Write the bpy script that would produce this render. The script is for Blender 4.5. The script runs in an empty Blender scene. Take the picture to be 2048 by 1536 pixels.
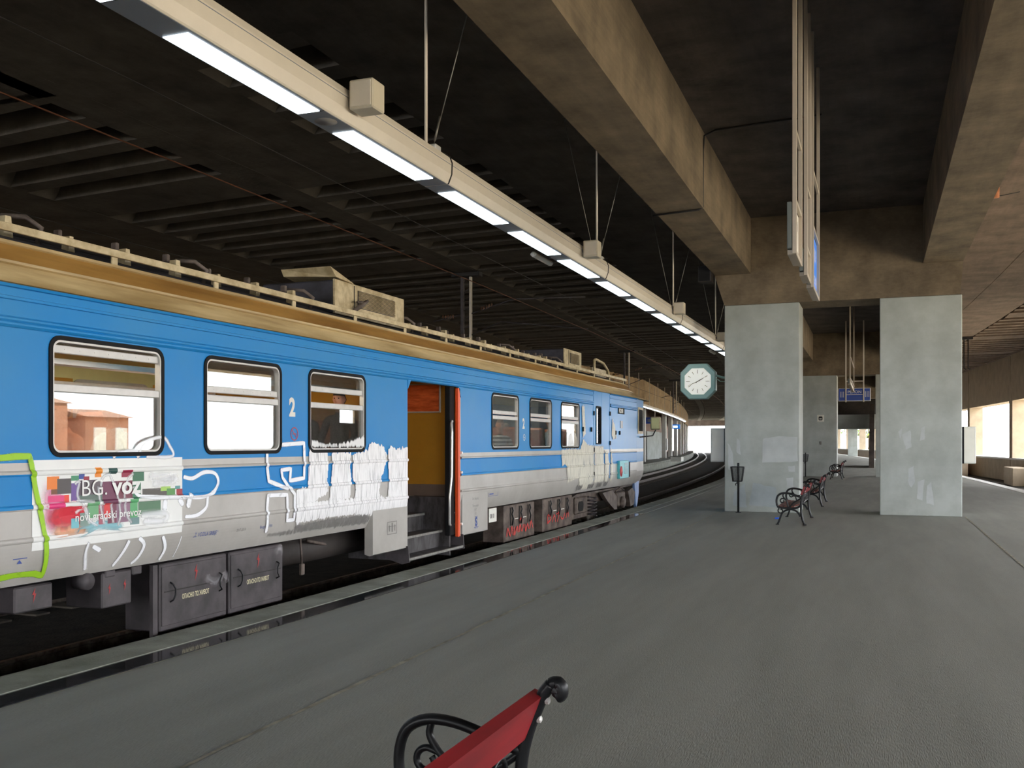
import bpy, bmesh, math, random
from mathutils import Vector, Matrix, noise as mnoise
random.seed(7)
R = math.radians
scn = bpy.context.scene
COL = scn.collection

# ------------------------------------------------------------------ camera, sky, sun, exposure
YAW = 20.6011
cam_d = bpy.data.cameras.new('camera')
cam = bpy.data.objects.new('camera', cam_d); COL.objects.link(cam)
cam.location = (0, 0, 1.7); cam.rotation_euler = (R(90), 0, R(YAW))
cam_d.sensor_width = 36.0; cam_d.lens = 1950 / 2048 * 36.0
cam_d.shift_y = (886 - 768) / 2048
cam_d.clip_start = 0.05; cam_d.clip_end = 2000
scn.camera = cam

world = bpy.data.worlds.new('sky'); scn.world = world; world.use_nodes = True
bgn = world.node_tree.nodes['Background']
bgn.inputs[0].default_value = (0.95, 0.97, 1.0, 1); bgn.inputs[1].default_value = 11.0

sun_d = bpy.data.lights.new('sun', 'SUN'); sun_d.energy = 30; sun_d.angle = R(0.6); sun_d.color = (1, 0.93, 0.82)
sun = bpy.data.objects.new('sun', sun_d); COL.objects.link(sun)
sun.rotation_euler = Vector((-0.30, 0.16, -0.94)).to_track_quat('-Z', 'Y').to_euler()

scn.view_settings.view_transform = 'Standard'; scn.view_settings.look = 'None'
scn.view_settings.exposure = 0.0; scn.view_settings.gamma = 1.0; scn.view_settings.use_curve_mapping = False
cy = scn.cycles
cy.use_denoising = True
cy.max_bounces = 7; cy.diffuse_bounces = 4; cy.glossy_bounces = 3; cy.transmission_bounces = 4; cy.transparent_max_bounces = 24
cy.caustics_reflective = False; cy.caustics_refractive = False; cy.sample_clamp_indirect = 6.0

LAMP = 3.0          # glow of the fluorescent panels

# ------------------------------------------------------------------ helpers
def lin(c):
    return tuple(((v / 255) / 12.92 if v / 255 <= 0.04045 else ((v / 255 + 0.055) / 1.055) ** 2.4) for v in c)

_mats = {}
def mat(name, rgb, rough=0.6, metal=0.0, var=0.12, scale=4.0, bump=0.0, bscale=40.0, stretch=(1, 1, 1), spec=0.5, emit=0.0, coat=0.0, dirt=None, lo=.35, hi=.65):
    """principled with colour noise; rgb = display colour (albedo)"""
    if name in _mats: return _mats[name]
    m = bpy.data.materials.new(name); m.use_nodes = True; _mats[name] = m
    nt = m.node_tree; b = nt.nodes['Principled BSDF']
    c = lin(rgb)
    tc = nt.nodes.new('ShaderNodeTexCoord'); mp = nt.nodes.new('ShaderNodeMapping')
    mp.inputs['Scale'].default_value = stretch
    nt.links.new(tc.outputs['Object'], mp.inputs[0])
    n = nt.nodes.new('ShaderNodeTexNoise'); n.inputs['Scale'].default_value = scale; n.inputs['Detail'].default_value = 6; n.inputs['Roughness'].default_value = .6
    nt.links.new(mp.outputs[0], n.inputs[0])
    rp = nt.nodes.new('ShaderNodeValToRGB')
    d = dirt if dirt else c
    dl = lin(d) if dirt else c
    rp.color_ramp.elements[0].position = lo; rp.color_ramp.elements[1].position = hi
    rp.color_ramp.elements[0].color = (*(v * (1 - var) for v in dl), 1)
    rp.color_ramp.elements[1].color = (*(min(1, v * (1 + var)) for v in c), 1)
    nt.links.new(n.outputs['Fac'], rp.inputs[0]); nt.links.new(rp.outputs[0], b.inputs['Base Color'])
    b.inputs['Roughness'].default_value = rough; b.inputs['Metallic'].default_value = metal
    b.inputs['Specular IOR Level'].default_value = spec
    b.inputs['Coat Weight'].default_value = coat
    if emit:
        b.inputs['Emission Color'].default_value = (*c, 1); b.inputs['Emission Strength'].default_value = emit
    if bump:
        n2 = nt.nodes.new('ShaderNodeTexNoise'); n2.inputs['Scale'].default_value = bscale; n2.inputs['Detail'].default_value = 4
        nt.links.new(mp.outputs[0], n2.inputs[0])
        bp = nt.nodes.new('ShaderNodeBump'); bp.inputs['Strength'].default_value = bump; bp.inputs['Distance'].default_value = 0.02
        nt.links.new(n2.outputs['Fac'], bp.inputs['Height']); nt.links.new(bp.outputs[0], b.inputs['Normal'])
    return m

def concrete(name, rgb, dark, boards=(1, 0.12, 1), rough=.85):
    """cast concrete: board streaks, soot blotches, pale scuffs"""
    m = mat(name, rgb, rough, var=.10, scale=1.1, dirt=dark, bump=.35, bscale=9, spec=.25, lo=.3, hi=.72)
    nt = m.node_tree; b = nt.nodes['Principled BSDF']
    tc = nt.nodes.new('ShaderNodeTexCoord'); mp = nt.nodes.new('ShaderNodeMapping'); mp.inputs['Scale'].default_value = boards
    nt.links.new(tc.outputs['Object'], mp.inputs[0])
    n = nt.nodes.new('ShaderNodeTexNoise'); n.inputs['Scale'].default_value = 7; n.inputs['Detail'].default_value = 5; n.inputs['Roughness'].default_value = .7
    nt.links.new(mp.outputs[0], n.inputs[0])
    r = nt.nodes.new('ShaderNodeValToRGB'); r.color_ramp.elements[0].position = .3; r.color_ramp.elements[0].color = (.84, .84, .84, 1)
    r.color_ramp.elements[1].position = .75; r.color_ramp.elements[1].color = (1.14, 1.13, 1.11, 1)
    nt.links.new(n.outputs['Fac'], r.inputs[0])
    mx = nt.nodes.new('ShaderNodeMix'); mx.data_type = 'RGBA'; mx.blend_type = 'MULTIPLY'; mx.inputs[0].default_value = 1
    src = b.inputs['Base Color'].links[0].from_socket
    nt.links.new(src, mx.inputs[6]); nt.links.new(r.outputs[0], mx.inputs[7]); nt.links.new(mx.outputs[2], b.inputs['Base Color'])
    return m

def emit_mat(name, rgb, strength):
    m = bpy.data.materials.new(name); m.use_nodes = True; nt = m.node_tree
    nt.nodes.remove(nt.nodes['Principled BSDF'])
    e = nt.nodes.new('ShaderNodeEmission'); e.inputs[0].default_value = (*lin(rgb), 1); e.inputs[1].default_value = strength
    nt.links.new(e.outputs[0], nt.nodes['Material Output'].inputs[0]); return m

def glass_mat(name, tint=(.8, .83, .82), dirt=.08, ior=1.52, rough=.01):
    m = bpy.data.materials.new(name); m.use_nodes = True; nt = m.node_tree
    nt.nodes.remove(nt.nodes['Principled BSDF'])
    tr = nt.nodes.new('ShaderNodeBsdfTransparent'); tr.inputs[0].default_value = (*tint, 1)
    gl = nt.nodes.new('ShaderNodeBsdfGlossy'); gl.inputs['Roughness'].default_value = rough
    fr = nt.nodes.new('ShaderNodeFresnel'); fr.inputs[0].default_value = ior
    ml = nt.nodes.new('ShaderNodeMath'); ml.operation = 'MULTIPLY'; ml.inputs[1].default_value = .78; ml.use_clamp = True
    nt.links.new(fr.outputs[0], ml.inputs[0])
    mx = nt.nodes.new('ShaderNodeMixShader'); nt.links.new(ml.outputs[0], mx.inputs[0]); nt.links.new(tr.outputs[0], mx.inputs[1]); nt.links.new(gl.outputs[0], mx.inputs[2])
    df = nt.nodes.new('ShaderNodeBsdfDiffuse'); df.inputs[0].default_value = (.7, .69, .65, 1)
    tc = nt.nodes.new('ShaderNodeTexCoord'); n = nt.nodes.new('ShaderNodeTexNoise'); n.inputs['Scale'].default_value = 3; n.inputs['Detail'].default_value = 5
    nt.links.new(tc.outputs['Object'], n.inputs[0])
    m2 = nt.nodes.new('ShaderNodeMath'); m2.operation = 'MULTIPLY'; m2.inputs[1].default_value = dirt * 2; nt.links.new(n.outputs['Fac'], m2.inputs[0])
    mx2 = nt.nodes.new('ShaderNodeMixShader'); nt.links.new(m2.outputs[0], mx2.inputs[0]); nt.links.new(mx.outputs[0], mx2.inputs[1]); nt.links.new(df.outputs[0], mx2.inputs[2])
    nt.links.new(mx2.outputs[0], nt.nodes['Material Output'].inputs[0]); return m

def spray_mat(name, rgb, soft=.35, dens=1.0, streak=None, nscale=14):
    """paint sprayed or brushed on: opaque in the middle, thinning towards the stroke's edge (uv v) and by streak noise"""
    m = bpy.data.materials.new(name); m.use_nodes = True; nt = m.node_tree
    b = nt.nodes['Principled BSDF']; b.inputs['Base Color'].default_value = (*lin(rgb), 1); b.inputs['Roughness'].default_value = .55
    out = nt.nodes['Material Output']; tr = nt.nodes.new('ShaderNodeBsdfTransparent'); mx = nt.nodes.new('ShaderNodeMixShader')
    uv = nt.nodes.new('ShaderNodeUVMap'); sp = nt.nodes.new('ShaderNodeSeparateXYZ'); nt.links.new(uv.outputs[0], sp.inputs[0])
    mr = nt.nodes.new('ShaderNodeMapRange'); mr.interpolation_type = 'SMOOTHSTEP'; mr.inputs[1].default_value = 0; mr.inputs[2].default_value = soft; mr.inputs[3].default_value = 0; mr.inputs[4].default_value = dens
    nt.links.new(sp.outputs[1], mr.inputs[0])
    fac = mr.outputs[0]
    tc = nt.nodes.new('ShaderNodeTexCoord'); mp = nt.nodes.new('ShaderNodeMapping'); mp.inputs['Scale'].default_value = streak or (1, 1, 1)
    nt.links.new(tc.outputs['Object'], mp.inputs[0])
    n = nt.nodes.new('ShaderNodeTexNoise'); n.inputs['Scale'].default_value = nscale; n.inputs['Detail'].default_value = 5; nt.links.new(mp.outputs[0], n.inputs[0])
    r2 = nt.nodes.new('ShaderNodeMapRange'); r2.inputs[1].default_value = .28; r2.inputs[2].default_value = .46 if streak else .42; r2.inputs[3].default_value = .28 if streak else .75; r2.inputs[4].default_value = 1
    nt.links.new(n.outputs['Fac'], r2.inputs[0])
    mu = nt.nodes.new('ShaderNodeMath'); mu.operation = 'MULTIPLY'; nt.links.new(fac, mu.inputs[0]); nt.links.new(r2.outputs[0], mu.inputs[1])
    nt.links.new(mu.outputs[0], mx.inputs[0]); nt.links.new(tr.outputs[0], mx.inputs[1]); nt.links.new(b.outputs[0], mx.inputs[2])
    nt.links.new(mx.outputs[0], out.inputs[0]); return m

ORG = {}
def link(o, parent=None):
    COL.objects.link(o)
    if parent is not None: o.parent = parent
    return o

class MB:
    """collects faces in world coordinates; build() links them as ONE mesh object"""
    def __init__(s): s.v = []; s.f = []; s.m = []; s.sm = []
    def add(s, vs, fs, mi=0, smooth=False):
        k = len(s.v); s.v += [tuple(p) for p in vs]; s.f += [tuple(i + k for i in f) for f in fs]; s.m += [mi] * len(fs); s.sm += [smooth] * len(fs); return s
    def box(s, a, b, mi=0):
        x0, y0, z0 = a; x1, y1, z1 = b
        return s.add([(x0, y0, z0), (x1, y0, z0), (x1, y1, z0), (x0, y1, z0), (x0, y0, z1), (x1, y0, z1), (x1, y1, z1), (x0, y1, z1)],
                     [(0, 3, 2, 1), (4, 5, 6, 7), (0, 1, 5, 4), (1, 2, 6, 5), (2, 3, 7, 6), (3, 0, 4, 7)], mi)
    def cbox(s, a, b, c=.01, mi=0):
        """box with chamfered edges"""
        bm = bmesh.new(); bmesh.ops.create_cube(bm, size=1)
        for v in bm.verts:
            v.co = Vector([(a[i] + b[i]) / 2 + v.co[i] * (b[i] - a[i]) for i in range(3)])
        bmesh.ops.bevel(bm, geom=bm.edges[:], offset=c, segments=1, affect='EDGES')
        bm.verts.index_update()
        s.add([v.co for v in bm.verts], [[v.index for v in f.verts] for f in bm.faces], mi); bm.free(); return s
    def prism(s, poly, t0, t1, axis='y', mi=0):
        """extrude a 2D polygon along an axis. y: (x,z); x: (y,z); z: (x,y)"""
        def P(p, t): return {'y': (p[0], t, p[1]), 'x': (t, p[0], p[1]), 'z': (p[0], p[1], t)}[axis]
        n = len(poly)
        return s.add([P(p, t0) for p in poly] + [P(p, t1) for p in poly],
                     [tuple(range(n - 1, -1, -1)), tuple(range(n, 2 * n))] + [(i, (i + 1) % n, n + (i + 1) % n, n + i) for i in range(n)], mi)
    def tube(s, pts, r, n=8, mi=0, caps=True, closed=False):
        pts = [Vector(p) for p in pts]; L = len(pts); rs = r if isinstance(r, (list, tuple)) else [r] * L
        vs = []; fs = []; up = None
        for i, p in enumerate(pts):
            if closed: t = pts[(i + 1) % L] - pts[i - 1]
            else: t = (pts[min(i + 1, L - 1)] - pts[max(i - 1, 0)])
            t.normalize()
            if up is None:
                up = Vector((0, 0, 1)) if abs(t.z) < .9 else Vector((1, 0, 0))
            u = t.cross(up)
            if u.length < 1e-4: u = t.cross(Vector((0, 1, 0.3)))
            u.normalize(); w = u.cross(t).normalized(); up = w
            for k in range(n):
                a = 2 * math.pi * k / n; vs.append(p + (u * math.cos(a) + w * math.sin(a)) * rs[i])
        for i in range(L if closed else L - 1):
            j = (i + 1) % L
            for k in range(n): fs.append((i * n + k, i * n + (k + 1) % n, j * n + (k + 1) % n, j * n + k))
        if caps and not closed: fs += [tuple(range(n - 1, -1, -1)), tuple((L - 1) * n + k for k in range(n))]
        return s.add(vs, fs, mi, True)
    def lathe(s, prof, c, n=16, mi=0, axis='z'):
        vs = []; fs = []
        for (r, h) in prof:
            for k in range(n):
                a = 2 * math.pi * k / n; q = (r * math.cos(a), r * math.sin(a), h)
                if axis == 'x': q = (q[2], q[0], q[1])
                elif axis == 'y': q = (q[0], q[2], q[1])
                vs.append((c[0] + q[0], c[1] + q[1], c[2] + q[2]))
        for i in range(len(prof) - 1):
            for k in range(n): fs.append((i * n + k, i * n + (k + 1) % n, (i + 1) * n + (k + 1) % n, (i + 1) * n + k))
        fs += [tuple(range(n - 1, -1, -1)), tuple((len(prof) - 1) * n + k for k in range(n))]
        return s.add(vs, fs, mi, n > 10)
    def loft(s, rows, mi=0, closed=False, smooth=False):
        """rows of equal length point lists"""
        n = len(rows[0]); vs = [p for r in rows for p in r]; fs = []
        for i in range(len(rows) - 1):
            for k in range(n if closed else n - 1):
                fs.append((i * n + k, i * n + (k + 1) % n, (i + 1) * n + (k + 1) % n, (i + 1) * n + k))
        return s.add(vs, fs, mi, smooth)
    def build(s, name, mats, parent=None, org=None, flip=False):
        if not isinstance(mats, (list, tuple)): mats = [mats]
        o0 = Vector(ORG.get(parent.name, (0, 0, 0))) if parent else Vector(org or (0, 0, 0))
        me = bpy.data.meshes.new(name); me.from_pydata([Vector(p) - o0 for p in s.v], [], s.f)
        for m in mats: me.materials.append(m)
        me.polygons.foreach_set('material_index', s.m); me.polygons.foreach_set('use_smooth', s.sm)
        bm = bmesh.new(); bm.from_mesh(me); bmesh.ops.recalc_face_normals(bm, faces=bm.faces[:]); bm.to_mesh(me); bm.free()
        o = bpy.data.objects.new(name, me); link(o, parent)
        if not parent: o.location = o0
        ORG[o.name] = tuple(o0)
        return o

def tag(o, label=None, cat=None, group=None, kind=None):
    if label: o['label'] = label
    if cat: o['category'] = cat
    if group: o['group'] = group
    if kind: o['kind'] = kind
    return o
def thing(name, loc, label, cat, group=None, kind=None):
    o = bpy.data.objects.new(name, None); o.empty_display_size = .2; link(o); o.location = loc; ORG[o.name] = tuple(loc)
    return tag(o, label, cat, group, kind)
def copy_tree(o, parent=None):
    c = o.copy(); COL.objects.link(c)
    if parent is not None: c.parent = parent
    for ch in list(o.children): copy_tree(ch, c)
    return c

def text_mesh(txt, size, bold=0.0, ext=0.0, align='LEFT', sx=1.0):
    cu = bpy.data.curves.new('t', 'FONT'); cu.body = txt; cu.size = size; cu.offset = bold; cu.extrude = ext; cu.align_x = align; cu.resolution_u = 3
    ob = bpy.data.objects.new('t', cu); COL.objects.link(ob)
    dg = bpy.context.evaluated_depsgraph_get(); dg.update()
    me = bpy.data.meshes.new_from_object(ob.evaluated_get(dg))
    bpy.data.objects.remove(ob); vs = [(v.co.x * sx, v.co.y, v.co.z) for v in me.vertices]; fs = [tuple(p.vertices) for p in me.polygons]
    bpy.data.meshes.remove(me); return vs, fs

def off(y):
    """the tracks bend away to the west beyond y = 14"""
    if y < 14: return 0.0
    u = y - 14; return u * u / (2 * (430 + 2 * u))
def edge(y):
    """east track's platform edge"""
    return -5.86 - off(y) - (max(0, 12 - y) ** 2) / 600
YS = [-30, -15, 0, 4, 8, 12, 16, 20, 25, 30, 36, 42, 50, 58, 66, 75, 85, 95, 106, 118, 130, 143, 156, 170, 185, 200, 215, 230, 245]
def strip(prof_fn, ys=YS, name='strip', mats=None, parent=None, closed=True, mi=0, smooth=False):
    mb = MB(); rows = [prof_fn(y) for y in ys]; mb.loft(rows, closed=closed, smooth=smooth)
    if closed:
        n = len(rows[0]); mb.add(rows[0], [tuple(range(n))]); mb.add(rows[-1], [tuple(range(n))])
    return mb.build(name, mats, parent) if mats else mb
def bar(x0, x1, z0, z1, y):  # rectangle section at y
    return [(x0, y, z0), (x1, y, z0), (x1, y, z1), (x0, y, z1)]

# ------------------------------------------------------------------ materials
M = {}
M['asphalt'] = mat('asphalt', (145, 145, 138), .8, var=.035, scale=2.2, dirt=(138, 138, 131), stretch=(1, .12, 1), bump=.25, bscale=160, spec=.35)
M['coping'] = mat('coping_concrete', (146, 148, 138), .8, var=.12, scale=2.2, dirt=(126, 130, 118), bump=.2, bscale=60)
M['granite'] = mat('polished_strip', (62, 62, 64), .06, var=.35, scale=26, dirt=(40, 41, 44), spec=.6)
M['seam'] = mat('seam_mortar', (158, 152, 134), .9, var=.12, scale=6, dirt=(128, 124, 110))
M['bed'] = mat('track_bed', (44, 42, 36), .95, var=.35, scale=5, dirt=(26, 25, 22), bump=.8, bscale=26)
M['rail'] = mat('rail_steel', (120, 112, 104), .35, metal=.8, var=.25, scale=8, dirt=(84, 68, 56))
M['sleeper'] = mat('sleeper', (92, 86, 78), .9, var=.25, scale=6)
M['conc_dark'] = concrete('concrete_sooty', (88, 80, 74), (56, 51, 48))
M['conc_track'] = concrete('concrete_track_roof', (98, 92, 84), (72, 67, 62))
M['conc_beam'] = concrete('concrete_beam', (132, 117, 97), (98, 87, 73), boards=(1, .15, 2.5))
M['conc_tan'] = concrete('concrete_tan', (140, 122, 108), (114, 99, 87))
M['pillar'] = mat('pillar_paint', (178, 184, 180), .7, var=.05, scale=1.2, dirt=(164, 169, 163), bump=.06, bscale=30)
M['patch'] = mat('repaint_patch', (192, 197, 196), .7, var=.05, scale=2, dirt=(182, 188, 188))
M['patch2'] = mat('repaint_patch_cool', (174, 183, 186), .7, var=.05, scale=2, dirt=(166, 175, 178))
M['wall_tan'] = mat('wall_tan', (176, 160, 138), .85, var=.1, scale=1.5)
M['wall_brown'] = mat('wall_brown', (120, 84, 62), .7, var=.15, scale=2)
M['white_col'] = mat('white_column', (214, 214, 206), .6, var=.05)
M['blue'] = mat('train_blue', (28, 128, 196), .33, var=.04, scale=.9, dirt=(52, 138, 198), spec=.14)  # paler mottle puts a faint sky reflection into the colour
M['grey'] = mat('train_grey', (184, 180, 174), .32, var=.04, scale=1.5, dirt=(174, 170, 163))
M['cream'] = mat('train_cream', (190, 168, 124), .4, var=.14, scale=2.2, dirt=(160, 132, 84), stretch=(1, .25, 3))
M['ochre'] = mat('train_ochre', (166, 124, 62), .5, var=.12, scale=2.0, dirt=(140, 98, 42), stretch=(1, .3, 2))
M['roofdark'] = mat('roof_soot_and_shade', (52, 50, 58), .7, var=.3, scale=3, dirt=(34, 32, 36))
M['railcream'] = mat('roof_board', (198, 182, 146), .5, var=.12, scale=6, dirt=(172, 152, 112))
M['rubber'] = mat('black_rubber', (24, 24, 26), .7, var=.1, spec=.2)
M['alu'] = mat('aluminium', (196, 194, 190), .4, metal=.2, var=.05, scale=10)
M['chrome'] = mat('stainless', (226, 226, 222), .25, metal=.35, var=.03)
M['underframe'] = mat('underframe', (78, 72, 75), .6, var=.2, scale=3, dirt=(62, 58, 60))
M['underbrown'] = mat('underframe_brown', (104, 92, 84), .7, var=.2, scale=5, dirt=(74, 62, 56))
M['black'] = mat('black_iron', (22, 23, 26), .38, var=.15, scale=20, spec=.35)
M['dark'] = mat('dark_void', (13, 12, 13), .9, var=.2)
M['orange'] = mat('door_orange', (232, 84, 34), .4, var=.05)
M['ochrewall'] = mat('interior_ochre', (196, 140, 44), .45, var=.04)
M['paleyellow'] = mat('interior_pale', (224, 220, 160), .5, var=.04)
M['kick'] = mat('kick_grey', (120, 104, 92), .6, var=.1)
M['stepdark'] = mat('step_dark', (70, 68, 70), .55, var=.45, scale=9, dirt=(52, 46, 44), stretch=(1, 1, .4))
M['stepedge'] = mat('step_edge', (150, 148, 142), .4, metal=.5, var=.2, scale=20)
M['seat'] = mat('seat_leather', (176, 92, 44), .45, var=.1)
M['poster'] = mat('poster_orange', (226, 108, 58), .25, var=.18, scale=3, dirt=(206, 82, 40), stretch=(1, 1, 4))
M['red'] = mat('bench_red', (134, 28, 34), .45, var=.14, scale=7, dirt=(118, 22, 28), stretch=(1, .15, 1))
M['redbrown'] = mat('bench_slat', (132, 62, 46), .5, var=.18, scale=7, dirt=(104, 46, 34), stretch=(1, .15, 1))
M['lampbody'] = mat('lamp_body', (216, 206, 190), .4, var=.03)
M['lampgrey'] = mat('lamp_grey', (120, 128, 138), .4, var=.04)
M['diff'] = emit_mat('lit_diffuser', (236, 248, 255), LAMP)
M['box'] = mat('speaker_beige', (204, 194, 172), .5, var=.03)
M['teal'] = mat('clock_teal', (150, 186, 180), .4, var=.03)
M['dial'] = mat('clock_dial', (246, 246, 236), .4, var=.02, emit=.35)
M['signblue'] = mat('sign_blue', (28, 70, 168), .35, var=.04)
M['signlit'] = mat('sign_blue_lit', (30, 120, 220), .3, var=.04, emit=.5)
M['white'] = mat('white_paint', (238, 238, 234), .5, var=.02)
M['signwhite'] = mat('sign_white', (226, 224, 214), .45, var=.03)
M['wire'] = mat('copper_wire', (126, 78, 54), .5, metal=.4, var=.1)
M['cable'] = mat('dark_cable', (34, 30, 28), .6, var=.1)
M['terracotta'] = mat('terracotta', (186, 118, 78), .7, var=.08)
M['scrapblue'] = mat('scrap_blue', (40, 104, 236), .4, var=.05)
M['tealbox'] = mat('tag_teal', (80, 178, 186), .4, var=.15, scale=12)
M['greenspray'] = spray_mat('spray_green', (158, 206, 40), .35)
M['whitespray'] = spray_mat('spray_white', (246, 247, 250), .8, .9)
M['whitesoft'] = spray_mat('spray_white_soft', (248, 249, 252), 1.0, .62)
M['whiteline'] = spray_mat('spray_white_line', (248, 249, 252), .4)
M['wash'] = spray_mat('whitewash', (246, 245, 245), .12, 1, (1, 26, 1.4), 3)
M['washcream'] = spray_mat('whitewash_cream', (226, 222, 206), .15, .95, (1, 14, 1.2), 3)
M['smear'] = spray_mat('grey_smear', (122, 120, 120), 1.0, .55, (1, 26, 2), 3)
M['redspray'] = spray_mat('spray_red', (206, 62, 56), .5)
M['ground'] = mat('outside_ground', (176, 168, 150), .95, var=.15, scale=.6)
M['leaf'] = mat('leaf', (112, 142, 48), .6, var=.25, scale=3)
M['bark'] = mat('bark', (96, 78, 60), .9, var=.25, scale=8)
M['inkblue'] = mat('ink_blue', (58, 80, 150), .5, var=.05)
M['inkgrey'] = mat('ink_grey', (120, 116, 112), .5, var=.05)
M['cream_txt'] = mat('cream_letters', (226, 218, 182), .5, var=.05)
M['boardgrey'] = mat('board_grey', (92, 98, 94), .5, var=.05)
M['stay'] = mat('stay_steel', (120, 116, 110), .4, metal=.6, var=.1)
M['post'] = mat('sign_post', (176, 164, 148), .5, var=.04)
M['glass'] = glass_mat('window_glass', (.88, .90, .89), .015)
M['glassdark'] = glass_mat('dark_glass', (.5, .52, .52), .05)

# ================================================================== THE SETTING
# --- platform
def plat(y):
    return [(edge(y) + .36, y, 0), (5.15 - off(y) * .85, y, 0), (5.15 - off(y) * .85, y, -.75), (edge(y) + .36, y, -.75)]
floor = strip(lambda y: [(edge(y) + .68, y, 0), (5.0 - off(y) * .75, y, 0), (5.0 - off(y) * .75, y, -.75), (edge(y) + .68, y, -.75)], name='floor', mats=M['asphalt'])
tag(floor, 'worn grey asphalt platform under the concrete roof', 'floor', kind='structure')
t = strip(lambda y: [(edge(y), y, .012), (edge(y) + .42, y, .012), (edge(y) + .42, y, -.75), (edge(y) + .1, y, -.75), (edge(y), y, -.14)], name='trim_1', mats=M['coping'])
tag(t, 'pale concrete coping along the platform edge beside the train', 'platform edge', kind='structure')
tf = lambda y: [(edge(y) + .421, y, .006), (edge(y) + .679, y, .006), (edge(y) + .679, y, -.3), (edge(y) + .421, y, -.3)]
t = strip(tf, ys=[y for y in YS if y <= 20] + [23], name='trim_2', mats=M['granite'])
tag(t, 'dark polished strip mirroring the train behind the coping', 'paving strip', kind='structure')
t = strip(tf, ys=[23.01] + [y for y in YS if y > 23], name='trim_5', mats=M['asphalt'])
tag(t, 'dull strip behind the coping beyond the cab', 'paving strip', kind='structure')
t = strip(lambda y: [(5.001 - off(y) * .75, y, .01), (5.36 - off(y) * .75, y, .01), (5.36 - off(y) * .75, y, -.75), (5.001 - off(y) * .75, y, -.75)], name='trim_3', mats=M['white'])
tag(t, 'white edge line of the platform beside the empty second track', 'platform edge', kind='structure')
def seam(fx, ys, w=.018):
    mb = MB(); rows = []
    for y in ys:
        x = fx(y) + .012 * mnoise.noise(Vector((y * 2.3, 3.1, 0))); ww = w * (.7 + .9 * abs(mnoise.noise(Vector((y * 1.7, 9, 0)))))
        rows.append([(x - ww, y, .004), (x + ww, y, .004)])
    mb.loft(rows); return mb.build('seam', M['seam'], floor)
ys = [i * .25 for i in range(0, 100)]
seam(lambda y: -3.36 - .0125 * y, ys)
seam(lambda y: 1.87, ys)
seam(lambda y: edge(y) + .70, ys, .008)

# --- ground under the tracks
t = strip(lambda y: [(-40 - off(y), y, -.72), (30, y, -.72), (30, y, -.9), (-40 - off(y), y, -.9)], ys=[-60] + YS + [300, 400], name='ground', mats=M['bed'])
tag(t, 'dark dirty ballast ground below the rails', 'ground', kind='structure')
def track(cx, label):
    root = thing('railway_track', (cx, 10, -.72), label, 'railway track')
    for s in (-.7175, .7175):
        strip(lambda y: [(cx + s - off(y) + dx, y, z) for dx, z in [(-.07, -.72), (.07, -.72), (.07, -.705), (.012, -.69), (.012, -.60), (.036, -.585), (.036, -.55), (-.036, -.55), (-.036, -.585), (-.012, -.60), (-.012, -.69), (-.07, -.705)]],
              ys=YS + [270], name='rail', mats=M['rail'], parent=root)
    mb = MB()
    y = 0
    while y < 130:
        mb.box((cx - 1.25 - off(y), y, -.74), (cx + 1.25 - off(y), y + .24, -.695)); y += .65
    o = mb.build('sleeper_row', M['sleeper'], root); o['kind'] = 'stuff'
track(-7.74, 'railway track the blue train stands on')
track(-12.25, 'railway track curving past the far platform to the daylight')
track(7.3, 'railway track between the platform and the tall window wall')

# --- far platform
t = strip(lambda y: [(-13.93 - off(y), y, 0), (-13.93 - off(y), y, -.8), (-26 - off(y), y, -.8), (-26 - off(y), y, 0)], ys=[y for y in YS if y < 228], name='floor_far', mats=M['asphalt'])
t.name = 'floor.001'; tag(t, 'far platform floor across the curving track', 'floor', kind='structure')
t = strip(lambda y: [(-13.9 - off(y), y, .02), (-13.9 - off(y), y, -.12), (-13.86 - off(y), y, -.14), (-13.86 - off(y), y, -.78), (-13.93 - off(y), y, -.78), (-14.3 - off(y), y, .02)], ys=[y for y in YS if y < 228], name='trim_4', mats=M['coping'])
tag(t, 'pale concrete face of the far platform edge', 'platform edge', kind='structure')
def fasx(y):
    a = -15.0 - off(y)
    return a if y > 84 else -19.2 - 3.2 * (84 - y) / 84
YF = [y for y in YS if y < 240]
t = strip(lambda y: [(fasx(y), y, 4.95), (fasx(y), y, 7.3), (fasx(y) - .7, y, 7.3), (fasx(y) - .7, y, 4.95)], ys=YF, name='wall_far', mats=M['conc_tan'])
t.data.materials[0] = concrete('concrete_fascia', (186, 160, 126), (156, 132, 104)); t.name = 'ceiling_beam'; tag(t, 'tan concrete fascia beam curving above the far platform', 'beam', kind='structure')
t = strip(lambda y: [(fasx(y) - 4, y, 0), (fasx(y) - 4, y, 7.3), (fasx(y) - 4.3, y, 7.3), (fasx(y) - 4.3, y, 0)], ys=YF, name='wall_west', mats=M['wall_brown'])
tag(t, 'brown back wall of the far platform behind its columns', 'wall', kind='structure')
t = strip(lambda y: [(fasx(y) - 4.2, y, 7.0), (fasx(y) - .6, y, 7.0), (fasx(y) - .6, y, 7.2), (fasx(y) - 4.2, y, 7.2)], ys=YF, name='ceiling', mats=M['conc_tan'])
t.name = 'ceiling.001'; tag(t, 'flat concrete ceiling over the far platform', 'ceiling', kind='structure')
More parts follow.
